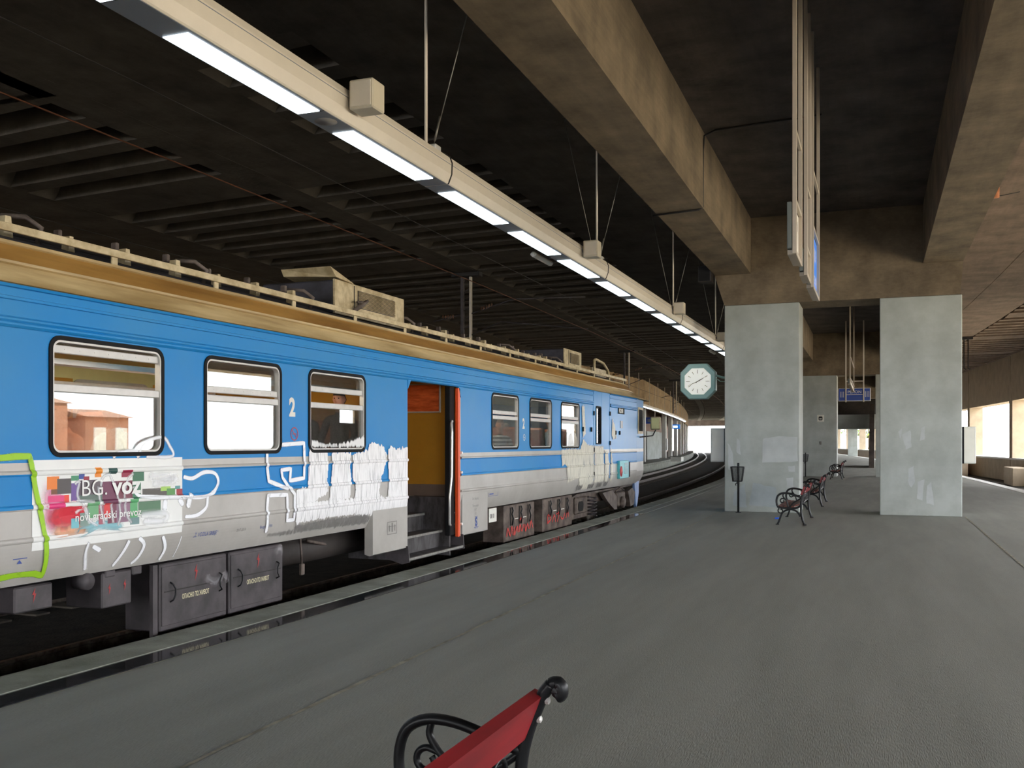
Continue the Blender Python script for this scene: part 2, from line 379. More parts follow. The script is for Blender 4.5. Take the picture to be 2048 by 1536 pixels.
# columns of the far platform
first = None
for i, y in enumerate([76, 86, 108, 118, 130, 142, 152, 163, 175, 187, 200, 213]):
    x = -15.0 - off(y)
    if first is None:
        first = MB().cbox((x - .55, y, 0), (x - .1, y + .45, 4.95), .02).build('column', M['white_col'], org=(x - .3, y, 0)); o = first
    else:
        o = first.copy(); COL.objects.link(o); o.location = (x - .3, y, 0)
        ORG[o.name] = (x - .3, y, 0)
        if y == 108: MB().cbox((x - .1, y + .1, .9), (x + .05, y + .4, 2.2), .02).build('fire_cabinet', M['white'], o)
    tag(o, 'slim pale column in the row along the far platform', 'column', 'columns along the far platform', 'structure')
# grey-green wall blocks on the far platform
for y0, y1, lb in ((98, 104, 'grey green wall block between the nearer far platform columns'), (109, 112.3, 'narrower grey green wall block behind the second far platform column')):
    x = fasx(y0) - 1.2
    o = MB().cbox((x - .3, y0, 0), (x, y1, 2.9), .02).build('wall_block', M['pillar'], org=(x, y0, 0)); o.name = 'wall_block'; tag(o, lb, 'wall', kind='structure')

# --- ceiling over the tracks
ceil = thing('ceiling', (-8, 20, 7.25), 'sooty concrete ceiling with rows of ribbed coffers over the tracks', 'ceiling', kind='structure')
ceil.name = 'ceiling'
def shiftstrip(x0, x1, z0, z1, name, m, ys=YS, parent=ceil): return strip(lambda y: bar(x0 - off(y), x1 - off(y), z0, z1, y), ys=ys, name=name, mats=m, parent=parent)
shiftstrip(-26, 14, 7.80, 8.0, 'upper_slab', M['conc_track'])
shiftstrip(-7.4, -3.0, 7.25, 7.80, 'soffit', M['conc_track'])
shiftstrip(-12.65, -11.9, 7.25, 7.80, 'soffit', M['conc_track'])
shiftstrip(-26, -17.65, 7.25, 7.80, 'soffit', M['conc_track'])
strip(lambda y: bar(-3.4 - off(y) * .3, 1.4 - off(y) * .3, 7.25, 7.7, y), name='soffit', mats=M['conc_dark'], parent=ceil)
shiftstrip(1.3, 4.25, 7.25, 7.80, 'soffit', M['conc_tan'])
shiftstrip(4.27, 6.3, 7.25, 7.80, 'soffit', M['conc_tan'])
shiftstrip(10.4, 14, 7.25, 7.80, 'soffit', M['conc_tan'])
SK = -.10
def rib_mesh(x0, x1, w, name, m, slope=True):
    """one transverse rib between two coffers, ends splayed"""
    mb = MB()
    def P(x, dy, z): return (x, dy + SK * (x - x1), z)
    mb.add([P(x0, 0, 0), P(x1, 0, 0), P(x1, w, 0), P(x0, w, 0), P(x0, -.05, .55), P(x1, -.05, .55), P(x1, w + .05, .55), P(x0, w + .05, .55)],
           [(0, 3, 2, 1), (4, 5, 6, 7), (0, 1, 5, 4), (1, 2, 6, 5), (2, 3, 7, 6), (3, 0, 4, 7)])
    # splayed end faces of the coffer next to this rib
    for xe, dx in ((x0, .42), (x1, -.30)):
        mb.add([P(xe, w, 0), P(xe, w + .80, 0), P(xe + dx, w + .75, .55), P(xe + dx, w, .55)], [(0, 1, 2, 3)])
    return mb
PITCH = 1.23; RW = .46
def rib_row(x0, x1, m, ystart, phase, skip=8, near=62, short=None):
    """ribs with one coffer after each; every eighth coffer is left solid"""
    def data(xa, w):
        o = rib_mesh(xa, x1, w, 'rib', m).build('rib', m); d = o.data; bpy.data.objects.remove(o); return d
    me, meb = data(x0, RW), data(x0, RW + PITCH)
    ms = data(short, RW) if short else None
    far = MB(); y = ystart; kk = 0; seen = False
    while y < 238:
        solid = (kk % skip) == phase; seen = seen or solid
        mesh = meb if solid else (ms if (ms and not seen) else me)
        if y < near:
            o = bpy.data.objects.new('rib', mesh); link(o, ceil)
            o.location = (-off(y) - ceil.location.x, y - ceil.location.y, 0)
        else:
            far.add([(v.co.x - off(y), v.co.y + y, v.co.z + 7.25) for v in mesh.vertices], [tuple(p.vertices) for p in mesh.polygons])
        y += PITCH * (2 if solid else 1); kk += 2 if solid else 1
    o = far.build('ribbing', m, ceil); o['kind'] = 'stuff'
y0 = 14.19 - RW - PITCH * 2
rib_row(-11.9, -7.4, M['conc_track'], y0, 4, short=-9.5)
rib_row(-17.65, -12.65, M['conc_track'], y0 + .525, 4)
rib_row(6.3, 10.4, M['conc_tan'], y0 + PITCH * 4 - 9.84 * 3 + .4, 0)
# flat slab over the nearest part of the tracks
MB().box((-26, -30, 7.25), (-12.3, y0 + .75, 7.8)).build('soffit', M['conc_track'], ceil)
MB().box((-12.3, -30, 7.251), (-7.39, y0 + .2, 7.8)).build('soffit', M['conc_track'], ceil)
MB().box((-12.0, y0, 7.252), (-9.5, y0 + PITCH * 4 + .5, 7.8)).build('soffit', M['conc_track'], ceil)
# end beam of the hall, far away at the daylight
ye = 243; x = -off(ye)
o = MB().box((-26 + x, ye, 5.9), (14 + x, ye + .8, 8)).build('ceiling_beam', M['conc_tan']); tag(o, 'concrete end beam above the bright far opening', 'beam', kind='structure')

# --- pillars, crossheads, longitudinal beams (bays of 27.3 m)
def dpatch(parent, pts, yf, m):
    mb = MB(); n = len(pts); c = (sum(p[0] for p in pts) / n, sum(p[1] for p in pts) / n)
    ring = []
    for i in range(n):
        a, b = pts[i], pts[(i + 1) % n]
        for k in range(6):
            t = k / 6; x = a[0] + (b[0] - a[0]) * t; z = a[1] + (b[1] - a[1]) * t
            d = .02 * mnoise.noise(Vector((x * 9, z * 9, 1))); ring.append((x + d, yf - .003, z + d))
    mb.add(ring, [tuple(range(len(ring)))]); return mb.build('paint_patch', m, parent)
for bi, (Y, dx) in enumerate(((-2.65, .1), (24.62, 0.0), (51.9, -.17), (79.2, -1.25), (133.8, -3.75))):
    row = ['behind the camera', 'first row', 'second row', 'third row', 'fourth row'][bi]
    for (x0, x1, side) in ((-3.59, -1.80, 'train side'), (.03, 1.80 - .6 * (bi == 4), 'window side')):
        if (bi, side) in ((3, 'window side'), (4, 'train side')): continue
        lb = {('first row', 'train side'): 'wide pale grey pillar carrying the clock, patched paint, bin in front',
              ('first row', 'window side'): 'wide pale grey pillar nearest the window wall with white touch-up streaks',
              ('second row', 'train side'): 'pale grey pillar behind the benches with small framed pictogram',
              ('second row', 'window side'): 'pale grey pillar mostly hidden behind the wide window side pillar'}.get((row, side), 'pale grey pillar further along the platform, %s %s' % (row, side))
        p = MB().cbox((x0 + dx, Y, 0), (x1 + dx, Y + 1.2, 5.12), .012).build('pillar', M['pillar'], org=(x0 + dx, Y, 0))
        tag(p, lb, 'pillar', kind='structure')
        if bi == 1 and side == 'train side':
            dpatch(p, [(-2.68, 1.22), (-1.84, 1.25), (-1.84, 1.85), (-2.3, 1.86), (-2.66, 1.80)], Y, M['patch'])
            dpatch(p, [(-3.0, .16), (-2.3, .12), (-2.35, .60), (-2.9, .72)], Y, M['patch2'])
            dpatch(p, [(-3.4, .14), (-3.05, .1), (-3.1, .7), (-3.35, .5)], Y, M['patch2'])
            dpatch(p, [(-3.5, 1.05), (-3.35, 1.0), (-3.4, 1.5), (-3.52, 1.7)], Y, M['patch'])
            dpatch(p, [(-3.3, 1.5), (-3.2, 1.4), (-3.22, 1.75), (-3.3, 1.8)], Y, M['patch'])
            dpatch(p, [(-2.1, .55), (-1.95, .55), (-1.95, .85), (-2.1, .85)], Y, M['patch'])
            dpatch(p, [(-2.05, 1.0), (-1.9, 1.0), (-1.9, 1.15), (-2.08, 1.12)], Y, M['patch'])
        if bi == 1 and side == 'window side':
            for q in ([(.52, 1.9), (.6, 1.55), (.72, 1.6), (.7, 2.0)], [(.42, 1.95), (.5, 1.8), (.52, 2.05)], [(.9, 1.75), (1.0, 1.78), (1.02, 2.1), (.93, 2.05)],
                      [(.64, .78), (.72, .66), (.8, .8), (.76, 1.15), (.66, 1.1)], [(.84, .4), (.95, .35), (1.0, .85), (.86, .8)], [(1.05, .3), (1.2, .25), (1.15, .8), (1.05, .7)]):
                dpatch(p, q, Y, M['patch'])
    mb = MB(); x0, x1 = -3.83 + dx, 1.82 + dx
    poly = [(x0 + .24, 5.12), (x1 - .06, 5.12), (x1, 5.86), (x1, 7.4), (x0, 7.4), (x0, 5.86)]
    o = mb.prism(poly, Y - .03, Y + 1.22).build('crosshead_beam', M['conc_beam'], org=(x0, Y, 5.12))
    tag(o, 'concrete crosshead beam bridging the %s pillars' % row if bi else 'concrete crosshead beam over the pillars behind the camera', 'beam', kind='structure')
prev = (-30.0, .2)
for bi, (Y, dx) in enumerate(((-2.65, .1), (24.59, 0.0), (51.87, -.17), (79.17, -1.25), (133.8, -3.75))):
    ya, da = prev
    for x0, x1, nm in ((-3.82, -2.95, 'train side'), (.97, 1.82, 'window side')):
        mb = MB(); mb.loft([bar(x0 + da, x1 + da, 5.88, 7.4, ya), bar(x0 + dx, x1 + dx, 5.88, 7.4, Y)], closed=True)
        o = mb.build('ceiling_beam', M['conc_beam'], org=(x0 + da, ya, 5.88))
        tag(o, 'long concrete ceiling beam on the %s, bay %s' % (nm, ['behind the camera', 'over the near platform', 'between first and second pillars', 'between second and third pillars', 'beyond the third pillars'][bi]), 'beam', kind='structure')
    prev = (Y + 1.24, dx)
# dark hatch blocks on the outside of the beam's end
for y, z in ((17.0, 6.5), (23.4, 6.15)):
    pass

# --- window wall on the east side
def wallx(y): return 10.6 - off(y)
wall = thing('wall_east', (10.6, 30, -.7), 'tan concrete wall with tall open windows beyond the second track', 'wall', kind='structure')
YW = [y for y in YS if y < 240]
strip(lambda y: bar(wallx(y), wallx(y) + .9, -.72, .66, y), ys=YW, name='parapet', mats=M['wall_tan'], parent=wall)
strip(lambda y: bar(wallx(y), wallx(y) + .9, 4.36, 7.8, y), ys=YW, name='lintel', mats=M['wall_tan'], parent=wall)
strip(lambda y: bar(wallx(y) - .06, wallx(y) + .96, .66, .76, y), ys=YW, name='sill', mats=M['white_col'], parent=wall)
k = 0
yy = 68.3 - 13.66 * 8
while yy < 232:
    x = wallx(yy)
    MB().cbox((x - .02, yy, .66), (x + .92, yy + 1.25, 4.4), .02).build('window_pier', M['wall_tan'], wall)
    if 20 < yy < 100:
        MB().cbox((x - .10, yy + .42, -.7), (x - .0201, yy + .78, 7.2), .01).build('rib_strip', M['wall_tan'], wall)
    yy += 13.66
x = wallx(37.6)
pn = MB()
for a, b, c, d in ((34.3, 37.9, .76, 4.36), (39.2, 41.0, .76, 4.36), (37.9, 39.2, .76, 2.6), (37.9, 39.2, 3.2, 4.36)): pn.box((x + .35, a, c), (x + .45, b, d))
pn.build('added_blind_panel', M['wall_tan'], wall)  # unseen blind bay, added to darken the reflection in one train window
# low concrete blocks in front of the wall
for y0, y1, lb in ((60.5, 64.5, 'low concrete block before the window wall, nearer one'), (77.5, 86, 'low concrete block before the window wall, further one')):
    x = wallx((y0 + y1) / 2) - .5
    o = MB().cbox((x - .9, y0, -.72), (x, y1, .30), .03).build('concrete_block', M['wall_tan'], org=(x, y0, -.72)); tag(o, lb, 'concrete block')
# --- stairs hall straddling the platform behind the second pillars
o = MB().cbox((-3.1, 78.4, 2.78), (0.0, 81.5, 3.86), .02).build('lintel_beam', M['pillar'], org=(-3, 78.4, 2.78)); o.name = 'crosshead_beam.lower'
o.name = 'low_lintel'; tag(o, 'low grey lintel across the passage behind the second pillars', 'beam', kind='structure')
mb = MB(); mb.prism([(70.6, 0), (78.3, 0), (78.3, 4.6), (77.5, 4.6)], -.62, -.28, 'x')
o = mb.build('stair_stringer', M['conc_dark'], org=(-.45, 76, 0)); tag(o, 'dark sloping stair side wall under the low lintel', 'stair')
o = MB().cbox((-3.0, 81.6, 3.86), (.3, 82, 7.2), .01).build('wall_hall', concrete('concrete_void_shade', (52, 47, 44), (40, 36, 34))); o.name = 'wall_north'; tag(o, 'wall above the low lintel, coloured dark for the shaded void behind the hanging sign', 'wall', kind='structure')  # stands for the unlit void above the lintel; its shade is in the colour

# --- outside
t = MB().box((11.9, -80, -.74), (120, 330, -.70)).build('ground', M['ground']); t.name = 'ground.001'; tag(t, 'sunlit dry ground outside the window wall', 'ground', kind='structure')
t = MB().box((-160, 246, -.8), (11, 600, -.71)).build('ground', M['ground']); t.name = 'ground.002'; tag(t, 'sunlit ground beyond the far end of the hall', 'ground', kind='structure')
for ya, yb, h, lb in ((36.6, 41.9, 3.9, 'brown block added outside the window wall for reflection in the train window, taller of two'), (43.2, 46.6, 3.2, 'brown block added outside the window wall for reflection in the train window, lower of two')):
    bd = thing('added_shed', (32, (ya + yb) / 2, -.7), lb, 'added_shed', 'brown blocks added for the window reflection')  # out of view, added so the train window mirrors something brown
    MB().box((30, ya, -.7), (34, yb, h)).build('facade', mat('facade_brown', (176, 128, 104), .9, var=.1, scale=.5), bd)
    MB().prism([(29.7, h), (34.3, h), (32, h + .5)], ya - .2, yb + .2, 'y').build('roof', M['wall_brown'], bd)
    for k in range(2):
        y_ = ya + .6 + k * (yb - ya) * .5
        w_ = MB().cbox((29.9, y_, 1.0), (30.02, y_ + .9, 2.6), .02).build('window', M['white'], bd)
        MB().box((29.88, y_ + .1, 1.1), (29.9, y_ + .8, 2.5)).build('pane', M['signwhite'], w_)
def tree(loc, h, lb, seed):
    rnd = random.Random(seed)
    root = thing('tree', loc, lb, 'tree', 'trees outside the window wall')
    x, y, z = loc
    mb = MB().tube([(x, y, z), (x + .1, y, z + h * .3), (x - .05, y + .1, z + h * .62)], [.2, .16, .08], 8)
    for k in range(5):
        a = k * 1.3; mb.tube([(x, y, z + h * (.3 + .05 * k)), (x + math.cos(a) * h * .2, y + math.sin(a) * h * .2, z + h * (.5 + .05 * k))], [.07, .03], 6)
    mb.build('trunk', M['bark'], root)
    mb = MB()
    for k in range(900):
        d = Vector((rnd.gauss(0, 1), rnd.gauss(0, 1), rnd.gauss(0, 1))).normalized() * rnd.uniform(.55, 1) ** .6
        p = Vector((x + d.x * h * .33, y + d.y * h * .33, z + h * .68 + d.z * h * .3)); s = rnd.uniform(.12, .3)
        u = Vector((rnd.gauss(0, 1), rnd.gauss(0, 1), rnd.gauss(0, .6))).normalized(); w = u.cross(Vector((rnd.gauss(0, 1), rnd.gauss(0, 1), 1))).normalized()
        mb.add([p - u * s, p + w * s * .5, p + u * s, p - w * s * .5], [(0, 1, 2, 3)])
    mb.build('foliage', M['leaf'], root)
for i, (x, y, h) in enumerate(((-1.5, 168, 8), (-5, 196, 9))):
    tree((x, y, -.7), h, ('leafy tree outside the window wall, nearer one', 'leafy tree outside the window wall, further one')[i], i)

# ================================================================== THE TRAIN
TX = -6.0
train = thing('railcar', (-7.74, 15, -.55), 'blue and grey electric railcar with cream roof standing at the platform, graffiti on its side', 'train')
YA, YD0, YD1, YE = 1.6, 11.92, 13.72, 25.34
def rib_bump(z, zr, r, h):
    t = abs(z - zr) / r
    return h * math.sqrt(max(0, 1 - t * t)) if t < 1 else 0
RIBS = ((.965, .022, .016), (1.21, .022, .016), (1.47, .022, .016))
def xs(z, ribs=True):
    x = TX
    if z < .95: x -= .11 * ((.95 - z) / .33) ** 2
    if ribs:
        for zr, r, h in RIBS: x += rib_bump(z, zr, r, h)
    return x
zl = sorted(set([round(.62 + .03 * i, 3) for i in range(12)] + [round(zr + d, 4) for zr, r, h in RIBS for d in (-.0221, -.02, -.014, -.007, 0, .007, .014, .02, .0221)] + [1.0, 1.1, 1.2, 1.3, 1.4, 1.55]))
def lower(mb, y0, y1, ribs=True):
    for (za, zb) in zip(zl[:-1], zl[1:]):
        zc = (za + zb) / 2; mi = 0 if (1.20 < zc < 1.465) else 1
        mb.add([(xs(za, ribs), y0, za), (xs(za, ribs), y1, za), (xs(zb, ribs), y1, zb), (xs(zb, ribs), y0, zb)], [(0, 1, 2, 3)], mi)
side = MB()
lower(side, YA, YD0); lower(side, YD1, 21.16); lower(side, 21.16, 22.6, False); lower(side, 22.6, YE)
UP = [(1.55, 0), (2.555, 0), (2.56, .008), (2.575, .02), (2.59, .02), (2.60, .010), (2.61, .02), (2.625, .02), (2.64, 0), (2.76, 0), (2.765, .012), (2.785, .012), (2.79, 0), (2.85, 0), (2.855, .02), (2.875, .03)]
def rrect(y0, y1, z0, z1, r, n=5):
    pts = []
    for cy_, cz, a0 in ((y1 - r, z1 - r, 0), (y0 + r, z1 - r, 90), (y0 + r, z0 + r, 180), (y1 - r, z0 + r, 270)):
        for k in range(n + 1):
            a = R(a0 + 90 * k / n); pts.append((cy_ + r * math.cos(a), cz + r * math.sin(a)))
    return pts
WIN = [(2.05, 3.3), (3.93, 5.18), (5.80, 7.07), (7.65, 8.91), (9.46, 10.74), (15.0, 16.28), (16.88, 18.15), (18.77, 20.05)]
WZ0, WZ1 = 1.60, 2.53
# the strip of side wall that holds the windows, z 1.55 - 2.555
def wallcell(y0, y1, hole=None):
    if hole is None:
        side.add([(TX, y0, 1.55), (TX, y1, 1.55), (TX, y1, 2.555), (TX, y0, 2.555)], [(0, 1, 2, 3)], 0); return
    h0, h1, z0, z1, r = hole
    inn = rrect(h0, h1, z0, z1, r); n = len(inn) // 4; cor = [(y1, 2.555), (y0, 2.555), (y0, 1.55), (y1, 1.55)]
    vs = [(TX, p[0], p[1]) for p in inn] + [(TX, c[0], c[1]) for c in cor]; N = len(inn); fs = []
    for q in range(4):
        for k in range(n - 1): fs.append((q * n + k, q * n + k + 1, N + q))
        fs.append((q * n + n - 1, ((q + 1) * n) % N, N + (q + 1) % 4, N + q))
    side.add(vs, fs, 0)
cells = sorted([(a - .05, b + .05, (a, b, WZ0, WZ1, .10)) for a, b in WIN] + [(21.33, 21.83, (21.37, 21.78, 1.68, 2.55 - .02, .05))] + [(25.34 - .0, 25.34, None)])
cur = YA
for a, b, h in cells:
    if h is None: continue
    if a > cur:
        if cur < YD0 < a: wallcell(cur, YD0); wallcell(YD1, a)
        else: wallcell(cur, a)
    wallcell(a, b, h); cur = b
wallcell(cur, YE)
for (a, da), (b, db) in zip(UP[1:-1], UP[2:]):
    for y0, y1 in ((YA, 21.16), (21.16, 22.6), (22.6, YE)):
        k = 0 if y0 == 21.16 else 1
        side.add([(TX + da * k, y0, a), (TX + da * k, y1, a), (TX + db * k, y1, b), (TX + db * k, y0, b)], [(0, 1, 2, 3)], 0)
# skirts each side of the door, hanging lower than the body
side.prism([(TX, .9), (TX, .28), (TX - .05, .26), (TX - .12, .28), (TX - .12, .9)], 10.95, YD0, 'y', 1)
side.prism([(TX + .002, .9), (TX + .002, .28), (TX - .05, .26), (TX - .12, .28), (TX - .12, .9)], YD1 + .06, 14.82, 'y', 1)
o = side.build('body_side', [M['blue'], M['grey']], train)
# cab end tapering in
mb = MB()
def cabrow(x, y): return [(x + (.11 * -((.95 - z) / .33) ** 2 if z < .95 else 0) * (1 if x > -7.7 else -1), y, z) for z in (.62, .72, .82, .95, 1.20)]
plan = [(-6.0, 25.34), (-6.11, 26.62), (-6.5, 27.05), (-7.74, 27.2), (-8.98, 27.05), (-9.37, 26.62), (-9.48, 25.34)]
for (za, zb, mi) in ((.62, .72, 1), (.72, .82, 1), (.82, .95, 1), (.95, 1.20, 1), (1.20, 1.465, 0), (1.465, 1.55, 1), (1.55, 2.87, 0)):
    ins = lambda z: .11 * ((.95 - z) / .33) ** 2 if z < .95 else 0
    rows = [[(x + (ins(z) if x < -7.74 else -ins(z)), y - ins(z) * .6 * (y > 26), z) for x, y in plan] for z in (za, zb)]
    mb.loft(rows, mi)
mb.build('cab_end', [M['blue'], M['grey']], train)
# far side, tail end and floor of the body shell
mb = MB()
mb.box((-9.50, YA, .62), (-9.45, YE, 2.88), 0).box((-9.45, YA, .62), (-6.1, YA + .05, 2.88), 0).box((-9.45, YA, .80), (-6.82, YE, .88), 1)
mb.box((-6.82, YA, .80), (-6.04, 11.85, .88), 1).box((-6.82, 13.8, .80), (-6.04, YE, .88), 1)
mb.build('body_shell', [M['blue'], M['kick']], train)
# roof: pale cantrail, ochre curve, sooty top
RP = [(-6.0, 2.875, 0), (-5.97, 2.885, 0), (-6.00, 2.93, 0), (-6.055, 3.03, 0), (-6.035, 3.04, 0), (-6.035, 3.06, 0), (-6.075, 3.07, 1), (-6.13, 3.14, 1), (-6.20, 3.21, 1), (-6.185, 3.22, 0), (-6.19, 3.245, 0), (-6.26, 3.25, 2), (-6.42, 3.32, 2), (-6.8, 3.44, 2), (-7.74, 3.53, 2)]
half = RP + [(-15.48 - x, z, m) for x, z, m in RP[-2::-1]]
def roofrow(y, k):
    sx = 1 - .62 * k; return [(-7.74 + (x + 7.74) * (1 - .05 * k if z < 3.0 else sx), y, 2.875 + (z - 2.875) * (1 - k) ** .8 if k < 1 else 2.875) for x, z, m in half]
mb = MB()
rr = [roofrow(YA, 0), roofrow(24.6, 0), roofrow(25.4, .06), roofrow(26.1, .25), roofrow(26.6, .5), roofrow(27.0, .8), roofrow(27.2, 1)]
n = len(half)
for a, b in zip(rr[:-1], rr[1:]):
    for i in range(n - 1):
        m = half[i + 1][2] if i < n // 2 else half[i][2]
        if a[0][1] >= 25.9 and m == 2: m = 1
        mb.add([a[i], a[i + 1], b[i + 1], b[i]], [(0, 1, 2, 3)], m)
mb.build('roof', [M['cream'], M['ochre'], M['roofdark']], train)
# walkway board on brackets along the roof
bd = MB().cbox((-6.215, YA, 3.312), (-6.185, 25.0, 3.375), .004).build('roof_board', M['railcream'], train)
y = 6.72 - 1.39 * 3
while y < 25:
    MB().cbox((-6.23, y - .035, 3.22), (-6.212, y + .035, 3.36), .004).build('bracket', M['railcream'], bd); y += 1.39

# ---- windows of the car
SASH = {5.80: 2.405, 9.46: 2.285}
def ring(mb, y0, y1, z0, z1, r, w, xa, xb, mi=0):
    o_, i_ = rrect(y0, y1, z0, z1, r), rrect(y0 + w, y1 - w, z0 + w, z1 - w, max(.01, r - w)); N = len(o_)
    vs = [(xb, *p) for p in o_] + [(xb, *p) for p in i_] + [(xa, *p) for p in o_] + [(xa, *p) for p in i_]; fs = []
    for k in range(N):
        j = (k + 1) % N
        fs += [(k, j, N + j, N + k), (2 * N + k, 3 * N + k, 3 * N + j, 2 * N + j), (k, 2 * N + k, 2 * N + j, j), (N + k, N + j, 3 * N + j, 3 * N + k)]
    mb.add(vs, fs, mi)
for (a, b) in WIN:
    w = ring
    mb = MB(); ring(mb, a - .012, b + .012, WZ0 - .012, WZ1 + .012, .11, .035, -6.05, -5.988); wo = mb.build('window', M['rubber'], train)
    mb = MB(); ring(mb, a + .024, b - .024, WZ0 + .024, WZ1 - .024, .08, .016, -6.05, -5.994); mb.build('frame', M['alu'], wo)
    s = SASH.get(a, 2.185)
    MB().cbox((-6.04, a + .04, 2.10), (-6.0, b - .04, 2.165), .006).build('rail', M['alu'], wo)
    mb = MB().cbox((-6.055, a + .04, s), (-6.012, b - .04, s + .065), .006)
    for k in range(7):
        yk = a + .16 + k * (b - a - .32) / 6; mb.box((-6.012, yk - .005, s + .028), (-6.009, yk + .005, s + .038))
    mb.build('sash_rail', M['alu'], wo)
    MB().box((-6.032, a + .04, WZ0 + .04), (-6.027, b - .04, 2.10)).build('pane', M['glass'], wo)
    MB().box((-6.046, a + .04, s + .06), (-6.041, b - .04, WZ1 - .04)).build('pane', M['glass'], wo)
# old paint run across the top of the closed window, frosted strip on the third
# ---- interior
inn = MB()
inn.box((-9.44, YA + .1, .88), (-9.40, 11.6, 2.8), 0)
for (a, b) in WIN[:5]:
    pass
io = inn.build('inner_wall', M['paleyellow'], train)
for (a, b) in WIN[:5] + WIN[5:]:
    mb = MB(); ring(mb, a - .05, b + .05, 1.55, 2.5, .14, .08, -9.41, -9.37); mb.build('inner_frame', M['alu'], io)
    MB().prism(rrect(a + .02, b - .02, 1.62, 2.43, .1), -9.40, -9.385, 'x').build('dark_pane', M['dark'], io)
    MB().box((-9.40, b + .14, .9), (-9.36, b + .50, 2.5)).build('ochre_panel', M['ochrewall'], io)
MB().box((-9.44, 14.0, .88), (-9.40, 22.5, 2.8)).build('inner_wall', M['paleyellow'], train)
MB().box((-9.44, YA + .1, 2.72), (-6.06, 26, 2.76)).build('inner_ceiling', M['paleyellow'], train)
for y in (3, 5, 7, 9, 15.5, 18, 20.3): MB().cbox((-7.0, y, 2.68), (-6.72, y + 1.2, 2.719), .008).build('added_lamp', emit_mat('added_glow', (255, 244, 220), 26) if y == 3 else bpy.data.materials['added_glow'], train)  # added emitters out of view, brightening the interior behind the windows
# luggage racks
for xr in (-9.05, -6.42):
    mb = MB().cbox((xr - .02 if xr > -7 else xr + .28, YA + .3, 2.36), (xr if xr > -7 else xr + .30, 11.4, 2.41), .004)
    for k in range(9):
        mb.box((xr - .30 + k * .033, YA + .3, 2.375), (xr - .285 + k * .033, 11.4, 2.385))
    mb.build('luggage_rack', M['alu'], train)
# seats: backs between the windows
for y in (3.6, 5.5, 7.38, 9.18, 11.3, 14.45, 17.28, 18.46, 20.6):
    for xa, xb in ((-7.25, -6.25), (-9.25, -8.25)):
        mb = MB().cbox((xa, y - .09, 1.25), (xb, y + .09, 2.0), .04).cbox((xa, y - .52, 1.2), (xb, y - .1, 1.33), .03).cbox((xa, y + .1, 1.2), (xb, y + .52, 1.33), .03).box((xa + .2, y - .3, .88), (xb - .2, y + .3, 1.2))
        mb.build('seat', M['seat'], train)
# ---- vestibule and door
MB().box((-9.4, 13.74, .88), (-6.06, 13.79, 2.76)).build('partition', M['ochrewall'], train)
MB().box((-9.4, 13.725, .88), (-6.2, 13.739, 1.06)).build('kick_board', M['kick'], train)
MB().box((-9.4, 11.70, .88), (-6.06, 11.75, 2.76)).build('partition', M['ochrewall'], train)
MB().box((-9.44, 11.7, .88), (-9.40, 13.8, 2.8)).build('partition', M['ochrewall'], train)
po = MB().cbox((-7.0, 13.69, 2.17), (-6.33, 13.725, 2.62), .006).build('notice_board', M['alu'], train)
MB().box((-6.98, 13.683, 2.19), (-6.35, 13.689, 2.60)).build('poster', M['poster'], po)
MB().cbox((-6.14, 13.44, .30), (-6.05, 13.60, 2.60), .01).build('door_seal', M['rubber'], train)
MB().cbox((-6.045, 13.61, .27), (-5.985, 13.675, 2.54), .008).build('door_leaf', M['orange'], train)
mb = MB()
for z in (.46, 1.25, 1.55): mb.lathe([(.022, 0), (.022, .03), (.012, .035)], (-5.99, 13.70, z), 10, axis='x')
mb.build('door_stop', M['white'], train)
MB().cbox((-6.10, YD0, 2.555), (-6.0, YD1, 2.62), .006).build('door_header', M['blue'], train)
MB().prism([(YD0, 2.56), (YD0 + .09, 2.56), (YD0, 2.44)], -6.02, -5.99, 'x').prism([(YD1 + .07, 2.56), (YD1 - .11, 2.56), (YD1 - .02, 2.40), (YD1 + .07, 2.40)], -6.02, -5.985, 'x').build('door_corner', M['blue'], train)
MB().box((-6.05, YD1 - .02, .27), (-6.0, YD1 + .0, 2.56)).build('door_post', M['grey'], train)
MB().tube([(-6.03, 13.47, 2.02), (-5.99, 13.38, 2.03), (-5.98, 13.33, 2.0), (-5.97, 13.33, 1.85), (-5.97, 13.32, 1.2), (-5.985, 13.28, .9), (-5.985, 13.28, .5), (-6.0, 13.34, .47), (-6.05, 13.42, .47)], .018, 10).build('grab_rail', M['chrome'], train)
# steps
for k, (xo, xi, z) in enumerate(((-5.96, -6.24, .13), (-6.2, -6.52, .38), (-6.5, -6.82, .63))):
    st = MB().box((xi, YD0 - .04 * (k == 0), z - .035), (xo, YD1 - .24 + .24 * (k == 0), z)).build('step', M['stepdark'], train)
    MB().cbox((xo - .03, YD0 - .04 * (k == 0), z - .03), (xo + .008, YD1 - .24 + .24 * (k == 0), z + .006), .004).build('nosing', M['stepedge'], st)
    MB().box((xi - .02, YD0, z), (xi, YD1 - .24, z + .25)).build('riser', M['stepdark'], st)
MB().box((-6.9, YD1 - .24, .0), (-6.08, YD1 - .20, .88)).build('step_cheek', M['stepdark'], train)
MB().box((-6.9, YD0 - .03, .1), (-6.08, YD0, .88)).build('step_cheek', M['stepdark'], train)
for y in (YD0 - .03, YD1 + .03):
    MB().prism([(-6.04, .30), (-5.97, .30), (-5.95, .08), (-6.06, .05), (-6.3, .12), (-6.3, .30)], y - .012, y + .012, 'y').build('step_bracket', M['underframe'], train)

